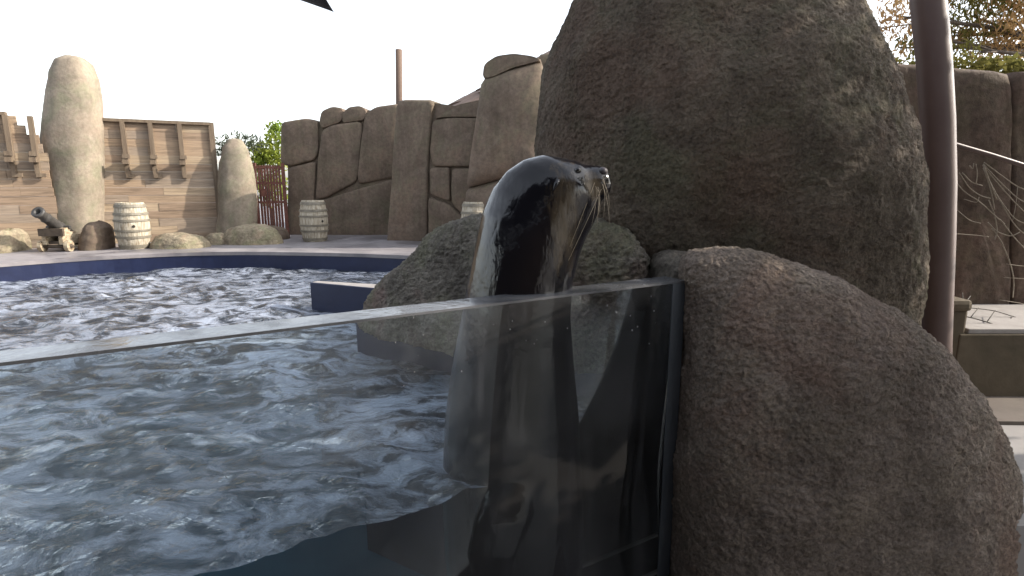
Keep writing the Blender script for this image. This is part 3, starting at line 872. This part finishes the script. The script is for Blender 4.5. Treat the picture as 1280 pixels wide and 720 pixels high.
# ------------------------------------------------------------------ barrels
def make_barrel():
    root = empty('barrel', (0, 0, 0))
    H, rm, re, n = 0.86, 0.285, 0.225, 20
    prof = lambda t: re + (rm - re) * (1 - (2 * t - 1) ** 2)
    V, F = [], []
    K = 9; a = math.pi / n * 0.965
    for i in range(K):
        t = i / (K - 1); r = prof(t); z = H * t
        for (rr, ang) in ((r, -a), (r * 1.006, 0), (r, a), (r - .03, a), (r - .03, -a)):
            V.append((rr * math.cos(ang), rr * math.sin(ang), z))
    for i in range(K - 1):
        for q in range(5): F.append((i * 5 + q, i * 5 + (q + 1) % 5, i * 5 + 5 + (q + 1) % 5, i * 5 + 5 + q))
    F += [(4, 3, 2, 1, 0), tuple(range((K - 1) * 5, K * 5))]
    s0 = mesh_obj('stave', V, F, M['stave'], root, (0, 0, 0))
    for k in range(1, n):
        c = s0.copy(); col.objects.link(c); c.parent = root; c.rotation_euler.z = 2 * math.pi * k / n
    for t, w in ((0.06, .035), (0.26, .028), (0.40, .024), (0.62, .024), (0.76, .028), (0.93, .035)):
        V, F = [], []
        m_ = 40
        for i, (dz, off) in enumerate(((-w, .006), (-w, .016), (w, .016), (w, .006))):
            r = prof(t + dz / H) + off
            for k in range(m_):
                an = 2 * math.pi * k / m_; V.append((r * math.cos(an), r * math.sin(an), H * t + dz * .8))
        for i in range(4):
            for k in range(m_): F.append((i * m_ + k, i * m_ + (k + 1) % m_, ((i + 1) % 4) * m_ + (k + 1) % m_, ((i + 1) % 4) * m_ + k))
        mesh_obj('hoop', V, F, M['hoop'], root, (0, 0, H * t))
    V, F = tube_geo([(0, 0, H - .05), (0, 0, H - .03)], .212, 30); mesh_obj('lid', V, F, M['stave'], root, (0, 0, H - .05))
    V, F = tube_geo([(0, 0, .03), (0, 0, .05)], .212, 30); mesh_obj('base', V, F, M['stave'], root, (0, 0, .03))
    V, F = tube_geo([(.26, 0, H * .5), (.292, 0, H * .5)], .026, 12); mesh_obj('bung', V, F, M['dark_hole'], root, (.26, 0, H * .5))
    return root
b0 = make_barrel()
p = on_z(160, 312, DZ); b0.location = (p.x, p.y + .2, DZ + .002); b0.rotation_euler.z = R(-52)
b1 = copy_tree(b0); p = on_z(390, 302.5, DZ); b1.location = (p.x, p.y + .2, DZ + .002); b1.rotation_euler.z = R(-35)
b2 = copy_tree(b0); p = on_y(594, 250, 11.0); b2.location = (p.x, 11.0, DZ + .002); b2.rotation_euler.z = R(120)
for o, l in ((b0, 'streaky banded whitewashed barrel between the dark rock and long flat rock'), (b1, 'clean cream barrel standing in front of the stone slab wall'), (b2, 'pale barrel top showing just above the low damp boulder')):
    tag(o, l, 'barrel', 'whitewashed barrels on the deck')

# ------------------------------------------------------------------ cannon
def cannon(size=0.82):
    p = on_z(66, 315, DZ)
    bw = Vector((p.x, p.y + .3, DZ)); b = Vector((0, 0, 0))
    root = empty('cannon', (0, 0, 0), 'small black ship cannon on a flaking cream wooden carriage', 'cannon')
    fwd = Vector((0.1, -0.99, 0)).normalized(); sd = Vector((-fwd.y, fwd.x, 0)); up = Vector((0, 0, 1))
    ax = (fwd * math.cos(R(33)) + up * math.sin(R(33))).normalized()
    c0 = b + up * .44
    P = [(-.42, .02), (-.40, .05), (-.36, .045), (-.33, .125), (-.28, .135), (0.0, .125), (.02, .135), (.06, .12), (.42, .10), (.44, .115), (.47, .10), (.60, .095), (.66, .125), (.70, .125), (.71, .085), (.705, .06), (.55, .055)]
    pts = [c0 + ax * (s + .12) for s, r in P]
    # outer shell of revolution
    V, F = [], []
    nseg = 24; u = ax.orthogonal().normalized(); w = ax.cross(u)
    for q, (s, r) in zip(pts, P):
        for k in range(nseg):
            a = 2 * math.pi * k / nseg; V.append(q + (u * math.cos(a) + w * math.sin(a)) * r)
    for i in range(len(P) - 1):
        for k in range(nseg):
            a, c = i * nseg + k, i * nseg + (k + 1) % nseg; F.append((a, c, c + nseg, a + nseg))
    F.append(tuple(range(nseg))[::-1]); F.append(tuple(range((len(P) - 1) * nseg, len(P) * nseg)))
    mesh_obj('gun_barrel', V, F, M['gun'], root, c0, True)
    V, F = tube_geo([c0 + ax * .15 - sd * .24, c0 + ax * .15 + sd * .24], .04, 12); mesh_obj('trunnion', V, F, M['gun'], root, c0)
    for s in (-1, 1):
        # stepped cheeks
        o2 = [(.38, .16), (.38, .50), (.22, .52), (.10, .50), (.10, .42), (-.08, .42), (-.08, .35), (-.26, .35), (-.26, .28), (-.46, .28), (-.46, .14)]
        V = [b + fwd * x + up * z + sd * (s * .17 + e) for e in (-.04, .04) for x, z in o2]
        n = len(o2)
        F = [tuple(range(n)), tuple(range(n, 2 * n))[::-1]] + [(i, (i + 1) % n, n + (i + 1) % n, n + i) for i in range(n)]
        mesh_obj('cheek', V, F, M['carriage'], root, b + up * .14)
    box('front_transom', b + fwd * .38 + up * .43, sd * .25, fwd * .03, up * .08, M['carriage_dark'], root)
    box('bed', b + up * .2 - fwd * .05, sd * .128, fwd * .36, up * .03, M['carriage_dark'], root)
    for x in (.30, -.36):
        axl = tube('axle', [b + fwd * x + up * .115 - sd * .36, b + fwd * x + up * .115 + sd * .36], .035, M['carriage_dark'], root)
        for s in (-1, 1):
            c = b + fwd * x + up * .125 + sd * s * .27
            wh = tube('wheel', [c - sd * .04, c + sd * .04], .123, M['carriage'], root, seg=20)
            wh.data.polygons.foreach_set('use_smooth', [False] * len(wh.data.polygons))
            tube('wheel_hub', [c - sd * .055, c + sd * .055], .045, M['carriage_dark'], wh, base=c, seg=12)
    root.location = bw; root.scale = (size, size, size)
cannon()

# ------------------------------------------------------------------ iron gate
def gate():
    p0, d2 = (-5.95, 13.3), (1, 0.15)
    A, B = on_plane(323, 290, p0, d2), on_plane(361, 290, p0, d2)
    dx = (B - A); dx.z = 0; L = dx.length; dx.normalize(); dy = Vector((-dx.y, dx.x, 0))
    zt = on_plane(340, 206, p0, d2).z
    root = empty('iron_gate', (A.x, A.y, DZ), 'rust-brown barred iron gate between the short pillar and slab wall', 'gate')
    up = Vector((0, 0, 1))
    def at(s, z): q = A + dx * s; return Vector((q.x, q.y, z))
    for s in (0.03, L - .03): box('gate_post', at(s, (zt + DZ) / 2 + .02), dx * .035, dy * .035, up * ((zt - DZ) / 2 + .02), M['iron'], root)
    for z in (DZ + .08, DZ + .78, DZ + 1.22, zt - .06): box('cross_bar', at(L / 2, z), dx * (L / 2 - .066), dy * .02, up * .025, M['iron'], root)
    n = 8
    for i in range(n):
        s = lerp(.12, L - .12, i / (n - 1))
        box('bar', at(s, (zt + DZ) / 2), dx * .024, dy * .016, up * ((zt - DZ) / 2 - .01), M['iron'], root)
    lb = box('latch_box', at(.2, DZ + 1.0), dx * .06, dy * .05, up * .09, M['iron'], root)
    box('latch_plate', at(.06, DZ + 1.0) - dy * .045, dx * .02, dy * .008, up * .06, M['white'], root)
gate()
# white ring hanging behind the short pillar
q = on_y(282.5, 211, 13.25)
V, F = [], []
for i in range(36):
    a = 2 * math.pi * i / 36
    for k in range(10):
        t = 2 * math.pi * k / 10; r = .25 + .055 * math.cos(t)
        V.append(q + fdv * (r * math.cos(a)) + Vector((0, 0, r * math.sin(a))) + fnv * (.055 * math.sin(t)))
for i in range(36):
    for k in range(10):
        F.append((i * 10 + k, ((i + 1) % 36) * 10 + k, ((i + 1) % 36) * 10 + (k + 1) % 10, i * 10 + (k + 1) % 10))
lr = mesh_obj('ring_buoy', V, F, M['white'], None, q, True)
tag(lr, 'white ring hung on the fence end, half hidden by the short pillar', 'ring buoy')

# ------------------------------------------------------------------ stone slab walls
def wall(name, label, p0, d2, stones, core, m='rock_wall', thick=0.55, bulge=.055, base_px=None, cat='wall'):
    b = on_plane(base_px[0], base_px[1], p0, d2) if base_px else Vector((p0[0], p0[1], DZ))
    root = empty(name, (b.x, b.y, DZ if base_px is None else b.z), label, cat)
    for i, s in enumerate(stones): stone(s, p0, d2, M[m], root, thick, bulge, seed=i * 1.7 + p0[0])
    slab('wall_core', core, p0, d2, 0.06, thick + .1, M[m], root)
    return root
wall('stone_wall', 'shaded wall of seven big rounded slabs behind the cream barrel', (-4.51, 13.5), (1.0, -0.04), [
    [(352, 153), (382, 148), (397, 151), (398, 190), (393, 200), (362, 208), (350, 204)],
    [(361, 210), (395, 202), (392, 250), (388, 302), (358, 302)],
    [(399, 152), (402, 139), (415, 133), (428, 135), (430, 145), (425, 153), (402, 161)],
    [(428, 142), (436, 134), (450, 132), (459, 138), (456, 150), (428, 154)],
    [(403, 163), (415, 157), (450, 152), (453, 158), (448, 215), (445, 227), (408, 247), (394, 250), (398, 200)],
    [(457, 142), (470, 134), (499, 130), (498, 150), (492, 222), (448, 230), (447, 220), (454, 160)],
    [(394, 252), (408, 249), (450, 236), (492, 224), (492, 300), (405, 302), (389, 302)]],
    [(356, 156), (400, 152), (405, 140), (455, 138), (497, 134), (490, 302), (362, 302)])
wall('stone_wall', 'slab wall stepping forward with a tall flat slab beside smaller stones', (-2.62, 12.15), (1.0, -0.30), [
    [(496, 128), (503, 126), (542, 126), (539, 152), (535, 200), (533, 306), (485, 306), (490, 210), (494, 160)],
    [(540, 151), (560, 147), (600, 148), (598, 190), (590, 208), (541, 208), (537, 190)],
    [(537, 210), (562, 209), (563, 252), (538, 243)],
    [(565, 211), (596, 210), (596, 262), (577, 268), (565, 254)],
    [(536, 246), (563, 256), (578, 270), (600, 266), (600, 306), (535, 306)],
    [(542, 148), (572, 131), (604, 124), (604, 146), (560, 146)]],
    [(498, 130), (541, 128), (575, 133), (604, 128), (604, 306), (489, 306)])
wall('stone_wall', 'tallest capped standing slab next to the huge boulder', (-0.4, 11.0), (1.0, -0.12), [
    [(603, 97), (605, 80), (620, 70), (642, 67), (666, 70), (678, 75), (640, 85), (612, 98)],
    [(602, 100), (640, 87), (677, 78), (684, 120), (684, 225), (630, 222), (583, 235), (589, 190)],
    [(583, 237), (630, 224), (684, 228), (684, 315), (577, 315)]],
    [(606, 90), (625, 75), (670, 74), (684, 120), (684, 315), (582, 315), (592, 190)], thick=.8, bulge=.28)
wall('stone_wall', 'far run of slab wall glimpsed between the capped slab and the huge boulder', (0.6, 11.6), (1.0, -0.2), [
    [(672, 68), (700, 66), (780, 70), (780, 190), (672, 190)], [(672, 192), (780, 192), (780, 315), (672, 315)]],
    [(674, 72), (778, 74), (778, 315), (674, 315)], thick=.6)
# garden wall on the right
wall('garden_wall', 'grey-brown garden wall of tall panels behind the frayed net', (4.4, 5.55), (1.0, -0.02), [
    [(1040, 92), (1108, 80), (1172, 84), (1172, 420), (1040, 420)],
    [(1174, 84), (1200, 87), (1260, 92), (1261, 420), (1174, 420)],
    [(1264, 92), (1340, 90), (1420, 92), (1420, 420), (1264, 420)]],
    [(1044, 96), (1416, 96), (1416, 420), (1044, 420)], m='rock_grey', thick=.4, bulge=.03, base_px=(1240, 420))

# low seat wall, post and paving strip at the right
sw = empty('seat_wall', (4.6, 4.9, GZ), 'low mossy seat wall with a pale cap below the garden wall', 'seat wall')
SWY, SWT = 4.5, on_y(1240, 412, 4.5).z
box('wall_block', (5.05, (SWY + 5.5) / 2, (GZ + SWT) / 2 - .02), (1.33, 0, 0), (0, (5.5 - SWY) / 2, 0), (0, 0, (SWT - GZ) / 2 - .02), M['moss_block'], sw, bev=.012)
box('cap', (5.09, (SWY + 5.48) / 2 + .01, SWT - .018), (1.295, 0, 0), (0, (5.48 - SWY) / 2 , 0), (0, 0, .021), M['ledge_top'], sw, bev=.008)
sp = empty('stone_post', (3.665, 4.64, GZ), 'squat mossy post at the end of the seat wall', 'post')
pt = on_y(1198, 370, 4.62).z
box('shaft', (3.665, 4.64, (GZ + pt - .1) / 2), (.105, 0, 0), (0, .13, 0), (0, 0, (pt - .1 - GZ) / 2), M['moss_block'], sp, bev=.02)
box('cap', (3.665, 4.64, pt - .06), (.122, 0, 0), (0, .15, 0), (0, 0, .05), M['moss_block'], sp, bev=.035)
strip = poly_prism('paving_strip', [(2.6, 4.02), (6.6, 3.92), (6.6, 4.5), (2.6, 4.52)], GZ - .05, GZ + .03, M['strip'])
tag(strip, 'worn brown paving strip along the foot of the seat wall', kind='structure')

# brown pole on the right
pts = []
for x, y in ((1157, -90), (1160, 0), (1167, 70), (1172, 150), (1174, 230), (1173, 300), (1171, 360), (1169, 430), (1167, 520), (1166, 620)):
    pts.append(on_y(x, y, 4.45))
pts = [Vector((p_.x, p_.y, max(p_.z, GZ))) for p_ in pts]
po = tube('steel_pole', pts[::-1], .113, M['pole'], seg=28, base=(pts[-1].x, pts[-1].y, GZ))
tag(po, 'thick brown painted pole standing close behind the huge boulder', 'pole')

# hand rail and frayed net
NY = 4.95
rl = tube('handrail', [on_y(1170, 172, NY), on_y(1192, 180, NY), on_y(1240, 194, NY), on_y(1290, 210, NY), on_y(1420, 250, NY)], .019, M['pole'], seg=12)
tag(rl, 'thin brown pipe rail running from the pole across the garden wall', 'handrail')
net = empty('rope_net', on_y(1230, 420, NY), 'torn pale rope net hanging below the pipe rail', 'net')
def rope(pxs, m='rope', rad=.0045, yo=0.0, name='rope', wob=.01):
    rg = random.Random(len(net.children) * 13 + int(pxs[0][0]))
    pts = []
    for i in range(len(pxs) - 1):
        for t in range(5):
            x, y = lerp(pxs[i][0], pxs[i + 1][0], t / 5), lerp(pxs[i][1], pxs[i + 1][1], t / 5)
            pts.append(on_y(x, y, NY + yo + wob * noise.noise(Vector((x * .05, y * .05, rad * 900)))))
    pts.append(on_y(pxs[-1][0], pxs[-1][1], NY + yo))
    # smooth
    for _ in range(3): pts = [pts[0]] + [(pts[i - 1] + pts[i] * 2 + pts[i + 1]) / 4 for i in range(1, len(pts) - 1)] + [pts[-1]]
    tube(name, pts, rad, M[m], net, seg=6)
rope([(1230, 203), (1250, 218), (1275, 236), (1300, 240)]); rope([(1229, 205), (1250, 228), (1276, 252), (1310, 262)])
rope([(1229, 207), (1246, 228), (1280, 266), (1310, 280)]); rope([(1229, 210), (1245, 243), (1268, 275), (1290, 282)])
rope([(1230, 212), (1248, 248), (1270, 285), (1292, 300)]); rope([(1229, 206), (1238, 230), (1246, 250)], rad=.006); rope([(1230, 211), (1237, 232), (1241, 248), (1243, 262)])
rope([(1199, 216), (1212, 236), (1226, 245), (1238, 248)]); rope([(1203, 216), (1214, 228), (1228, 232)]); rope([(1220, 205), (1222, 218), (1220, 230)])
rope([(1212, 207), (1216, 212), (1217, 204)]); rope([(1193, 225), (1205, 240), (1225, 252), (1244, 270), (1256, 280)]); rope([(1205, 249), (1222, 254), (1224, 246)], rad=.003)
rope([(1236, 250), (1244, 270), (1247, 290), (1243, 300)]); rope([(1250, 274), (1262, 290), (1276, 306), (1290, 318)]); rope([(1235, 278), (1246, 290), (1264, 296), (1275, 290)])
rope([(1272, 234), (1270, 256), (1266, 275)], rad=.003); rope([(1240, 285), (1252, 302), (1262, 326), (1268, 350), (1266, 372)]); rope([(1192, 292), (1220, 294), (1236, 296)], rad=.003)
rope([(1196, 262), (1212, 276), (1226, 279)], rad=.003); rope([(1255, 347), (1275, 348), (1300, 350)], rad=.003); rope([(1258, 330), (1280, 333), (1300, 332)], rad=.003); rope([(1250, 375), (1270, 378), (1300, 384)], rad=.003)
rope([(1186, 392), (1215, 397), (1235, 403), (1258, 410), (1280, 420), (1310, 436)], 'wire', .005, -.25, 'wire'); rope([(1186, 384), (1215, 385), (1242, 388), (1268, 396), (1300, 408)], 'wire', .004, -.02, 'wire')
for a_, b_ in (((1206, 396), (1203, 366)), ((1213, 397), (1223, 385)), ((1234, 402), (1244, 388)), ((1256, 410), (1266, 395)), ((1277, 419), (1287, 402)), ((1195, 394), (1213, 370))):
    A_, B_ = on_y(a_[0], a_[1], NY - .25), on_y(b_[0], b_[1], NY - .02)
    tube('wire', [A_, A_.lerp(B_, .5), B_], .004, M['wire'], net, seg=6)

# ------------------------------------------------------------------ mast, hut roof, sail behind the walls
q = on_y(499, 132, 15.2); q1 = on_y(498.5, 62, 15.2)
ms = tube('timber_mast', [(q.x, 15.2, DZ), q, q1], [.09, .088, .085], M['mast'], base=(q.x, 15.2, DZ), seg=16)
tag(ms, 'plain brown mast rising behind the slab wall', 'mast')
def hut():
    Yh = 16.5
    ap = on_y(770, 20, Yh)
    eave = on_y(540, 152, Yh)
    b = Vector((ap.x, Yh, DZ)); ztop, zev = ap.z, eave.z
    r0 = ap.x - eave.x
    root = empty('hut', b, 'hut with a steep brown shingled roof behind the slab wall', 'hut')
    V, F = tube_geo([b + Vector((0, 0, PZ - DZ)), b + Vector((0, 0, zev - DZ + .2))], r0 * .8, 12); mesh_obj('wall', V, F, M['mast'], root, b)
    rf = empty('roof', (0, 0, 0)); rf.parent = root
    n = 14
    for i in range(n):
        t0, t1 = i / n, (i + 1) / n
        z0_, z1_ = lerp(zev, ztop, t0), lerp(zev, ztop, t1) + .03
        ra, rb = r0 * (1 - t0) + .05, r0 * (1 - t1)
        V, F = [], []
        m_ = 60
        for (r, z) in ((ra, z0_), (max(rb, .02), z1_), (max(rb - .05, .01), z1_ - .05), (ra - .06, z0_ - .06)):
            for k in range(m_):
                a = 2 * math.pi * k / m_; rr = r * (1 + .012 * math.sin(k * 7.7 + i * 3.1))
                V.append(b + Vector((rr * math.cos(a), rr * math.sin(a), z - DZ)))
        for j in range(4):
            for k in range(m_): F.append((j * m_ + k, j * m_ + (k + 1) % m_, ((j + 1) % 4) * m_ + (k + 1) % m_, ((j + 1) % 4) * m_ + k))
        o = mesh_obj('shingle_course', V, F, M['shingle'], root, b)
    bpy.data.objects.remove(rf)
hut()
# shade sail whose corner dips into view
c0 = on_y(417, 15, 8.0); c1 = on_y(240, -38, 8.4); c2 = on_y(380, -90, 6.4)
def sail():
    V, F = [], []
    n = 14
    nrm = (c1 - c0).cross(c2 - c0).normalized()
    idx_ = {}
    for i in range(n + 1):
        for j in range(n + 1 - i):
            a, b = i / n, j / n; c = 1 - a - b
            q = c0 * c + c1 * a + c2 * b
            ctr = (c0 + c1 + c2) / 3
            q = q.lerp(ctr, 0.55 * (a * b + b * c + a * c) * (1 - 27 * a * b * c) ) + nrm * (-.25 * 9 * a * b * c)
            idx_[(i, j)] = len(V); V.append(q)
    m_ = len(V)
    V += [q + nrm * .006 for q in V]
    for i in range(n):
        for j in range(n - i):
            t = (idx_[(i, j)], idx_[(i + 1, j)], idx_[(i, j + 1)]); F += [t, tuple(x + m_ for x in t[::-1])]
            if i + j < n - 1:
                t = (idx_[(i + 1, j)], idx_[(i + 1, j + 1)], idx_[(i, j + 1)]); F += [t, tuple(x + m_ for x in t[::-1])]
    edge = [idx_[(i, 0)] for i in range(n + 1)] + [idx_[(n - j, j)] for j in range(1, n + 1)] + [idx_[(0, n - j)] for j in range(1, n)]
    for a, b in zip(edge, edge[1:] + edge[:1]): F.append((a, b, b + m_, a + m_))
    o = mesh_obj('shade_sail', V, F, M['sail'], None, c0, True)
    tag(o, 'charcoal shade sail corner hanging high over the pool', 'shade sail')
sail()

# ------------------------------------------------------------------ plants
def leaf_cloud(clumps, size, aspect, droop, rg):
    """clumps: (centre, radii, count) -> one mesh of small leaf faces"""
    V, F = [], []
    for c, rad, cnt in clumps:
        for _ in range(cnt):
            while True:
                p = Vector((rg.uniform(-1, 1), rg.uniform(-1, 1), rg.uniform(-1, 1)))
                if p.length < 1: break
            p = Vector((p.x * rad[0], p.y * rad[1], p.z * rad[2])) + Vector(c)
            d = Vector((rg.uniform(-1, 1), rg.uniform(-1, 1), rg.uniform(-1, 1) - droop)).normalized()
            w = d.cross(Vector((rg.uniform(-1, 1), rg.uniform(-1, 1), rg.uniform(-1, 1)))).normalized()
            L = size * rg.uniform(.6, 1.3); W = L * aspect
            o = len(V)
            V += [p, p + d * L * .5 + w * W, p + d * L, p + d * L * .5 - w * W]; F.append((o, o + 1, o + 2, o + 3))
    return V, F
def branchy(start, clumps, rg, r0=.05):
    geos = []
    for c, rad, cnt in clumps:
        s, e = Vector(start), Vector(c)
        mid = s.lerp(e, .55) + Vector((rg.uniform(-.15, .15), rg.uniform(-.15, .15), rg.uniform(.0, .25)))
        geos.append(tube_geo([s, s.lerp(mid, .5) + Vector((0, 0, .06)), mid, e], [r0, r0 * .75, r0 * .5, r0 * .2], 6))
        for _ in range(4):
            t = e + Vector((rg.uniform(-1, 1) * rad[0], rg.uniform(-1, 1) * rad[1], rg.uniform(-1, .6) * rad[2]))
            geos.append(tube_geo([mid.lerp(e, rg.uniform(.2, .9)), t], [r0 * .22, r0 * .06], 5))
    return merge(*geos)
def tree(name, base, label, trunk_top, clumps, mats, size, aspect, droop, seed, r=.16, cat='tree', split=None):
    rg = random.Random(seed)
    root = empty(name, base, label, cat)
    b, t = Vector(base), Vector(trunk_top)
    V, F = tube_geo([b, b.lerp(t, .35) + Vector((.06, .03, 0)), b.lerp(t, .7) + Vector((-.05, .02, 0)), t], [r, r * .82, r * .62, r * .4], 12)
    mesh_obj('trunk', V, F, M['bark'], root, b, True)
    V, F = branchy(b.lerp(t, .8), clumps, rg, r * .4); mesh_obj('branches', V, F, M['bark'], root, b, True)
    for i, mname in enumerate(mats):
        cl = [c for k_, c in enumerate(clumps) if (k_ % len(mats)) == i]
        if cl:
            V, F = leaf_cloud(cl, size, aspect, droop, rg); mesh_obj('crown', V, F, M[mname], root, b)
    return root
rg = random.Random(21)
# rust coloured tree over the garden wall
TB = Vector((9.6, 9.6, GZ))
cl = []
for (x, y, s, n) in ((1120, 20, .45, 420), (1215, 20, .6, 900), (1245, 60, .42, 450), (1262, 15, .6, 900), (1150, 45, .3, 160), (1190, 45, .3, 200), (1290, 40, .6, 700), (1240, -30, .8, 1100),
                     (1170, -40, .8, 1000), (1340, -20, .9, 900), (1270, 82, .25, 200), (1225, 84, .2, 90), (1125, 60, .3, 120), (1205, 60, .25, 120), (1300, -110, 1.0, 1000), (1220, -110, .9, 900), (1380, 40, .8, 600), (1400, -90, 1.0, 800)):
    q = on_y(x, y, 9.0 + rg.uniform(-.5, .8)); cl.append((q, (s, s * .9, s * .7), n))
tree('cypress_tree', TB, 'rust and olive feathery tree drooping over the garden wall', TB + Vector((-.4, -.1, 4.6)), cl, ['leaf_rust', 'leaf_olive', 'leaf_rust'], .12, .11, .9, 5)
# a hedge line behind the wall top
cl = [(on_y(x, 86 + rg.uniform(-3, 3), 6.6), (.22, .2, .12), 150) for x in range(1100, 1300, 24)]
hd = empty('hedge', on_y(1200, 300, 6.6) * 1.0, 'low green hedge showing just over the garden wall', 'hedge'); hd.location.z = GZ
V, F = leaf_cloud(cl, .07, .3, 0, rg); mesh_obj('foliage', V, F, M['leaf_olive'], hd, hd.location)
st = [tube_geo([Vector((c[0].x, c[0].y, GZ)), c[0]], [.015, .008], 5) for c in cl]
V, F = merge(*st); mesh_obj('stems', V, F, M['bark'], hd, hd.location)
# shrub behind the gate
def shrub(base_px, Y, label, clp, mats, seed, size=.12, aspect=.28, droop=-.3):
    b = on_y(base_px[0], base_px[1], Y); b.z = DZ
    cl = [(on_y(x, y, Y + dy), (s, s, s * .9), n) for x, y, dy, s, n in clp]
    return tree('shrub', b, label, b + Vector((0, 0, 1.0)), cl, mats, size, aspect, droop, seed, .05, 'shrub')
shrub((340, 290), 15.5, 'yellow-green leafy shrub behind the iron gate', [(345, 170, 0, .32, 260), (340, 190, .1, .35, 300), (328, 195, -.1, .3, 260), (350, 200, 0, .35, 260), (322, 205, 0, .25, 160), (346, 160, 0, .18, 90), (318, 185, 0, .2, 50), (330, 225, 0, .5, 300), (345, 240, .2, .5, 300)], ['leaf_lime'], 31)
shrub((300, 290), 15.0, 'grey-green spiky plant rising behind the short pillar', [(280, 180, 0, .22, 80), (318, 180, 0, .25, 90), (275, 192, 0, .16, 60), (300, 178, 0, .3, 120)], ['leaf_grey'], 32, .16, .12)
# unseen tree added to the right of the boulders: its crown keeps the sun off them
TS = Vector((7.6, 3.4, GZ - .02))
cl = []
gap = on_y(700, 275, SY - .2)                     # opening shaped into the crown to let sun onto the sea lion
while len(cl) < 90:
    c = Vector((7.4 + rg.uniform(-.8, .8), rg.uniform(.0, 4.0), rg.uniform(1.9, 7.6)))
    t_ = (c - gap).dot(sdir)
    if (gap + sdir * t_ - c).length < 0.95: continue
    cl.append((c, (.55, .55, .5), 170))
tree('added_shade_tree', TS, 'unseen leafy tree added to keep the sun off the boulders', TS + Vector((0, -.2, 3.6)), cl, ['leaf_olive', 'leaf_lime'], .2, .3, .2, 9, .22)

# ------------------------------------------------------------------ unseen cover added over the viewers' side, keeping open sky off the near rocks
cp = empty('sky_blocker', (0, -2.5, PZ), 'unseen dark cloth on posts, added to block open sky over the plaza', 'sky_blocker')
V, F = [], []
n = 16
for i in range(n + 1):
    for j in range(n + 1):
        x, y = lerp(-18, 9, i / n), lerp(-9, -1.0, j / n)
        V.append((x, y, 4.3 - .5 * math.sin(math.pi * i / n) * math.sin(math.pi * j / n) + .15 * j / n))
m_ = len(V); V += [(x, y, z + .01) for x, y, z in V]
for i in range(n):
    for j in range(n):
        a = i * (n + 1) + j; q = (a, a + 1, a + n + 2, a + n + 1); F += [q, tuple(t + m_ for t in q[::-1])]
mesh_obj('cloth', V, F, M['sail'], cp, (0, -2.5, PZ), True)
for x, y in ((-18, -9), (9, -9), (-18, -1.0), (9, -1.0)):
    tube('post', [(x, y, PZ), (x, y, 4.6)], .08, M['pole'], cp, seg=14)
for k_ in range(14):
    box('reflection_panel', (lerp(-18, 9, (k_ + .5) / 14), -9.1, (PZ + 4.2) / 2), (.955, 0, 0), (0, .05, 0), (0, 0, (4.2 - PZ) / 2), M['mast'], cp)  # added panels that give the wet coat dark surroundings to reflect
scw = empty('reflection_screen', (9.1, .9, PZ), 'unseen brown board screen, added to darken the reflection in the window', 'screen')  # added out of view to darken the window's right-hand reflection
for k_ in range(12):
    box('board', (9.1, lerp(-.7, 2.3, (k_ + .5) / 12), (PZ + 2.6) / 2), (.03, 0, 0), (0, .122, 0), (0, 0, (2.6 - PZ) / 2), M['mast'], scw)
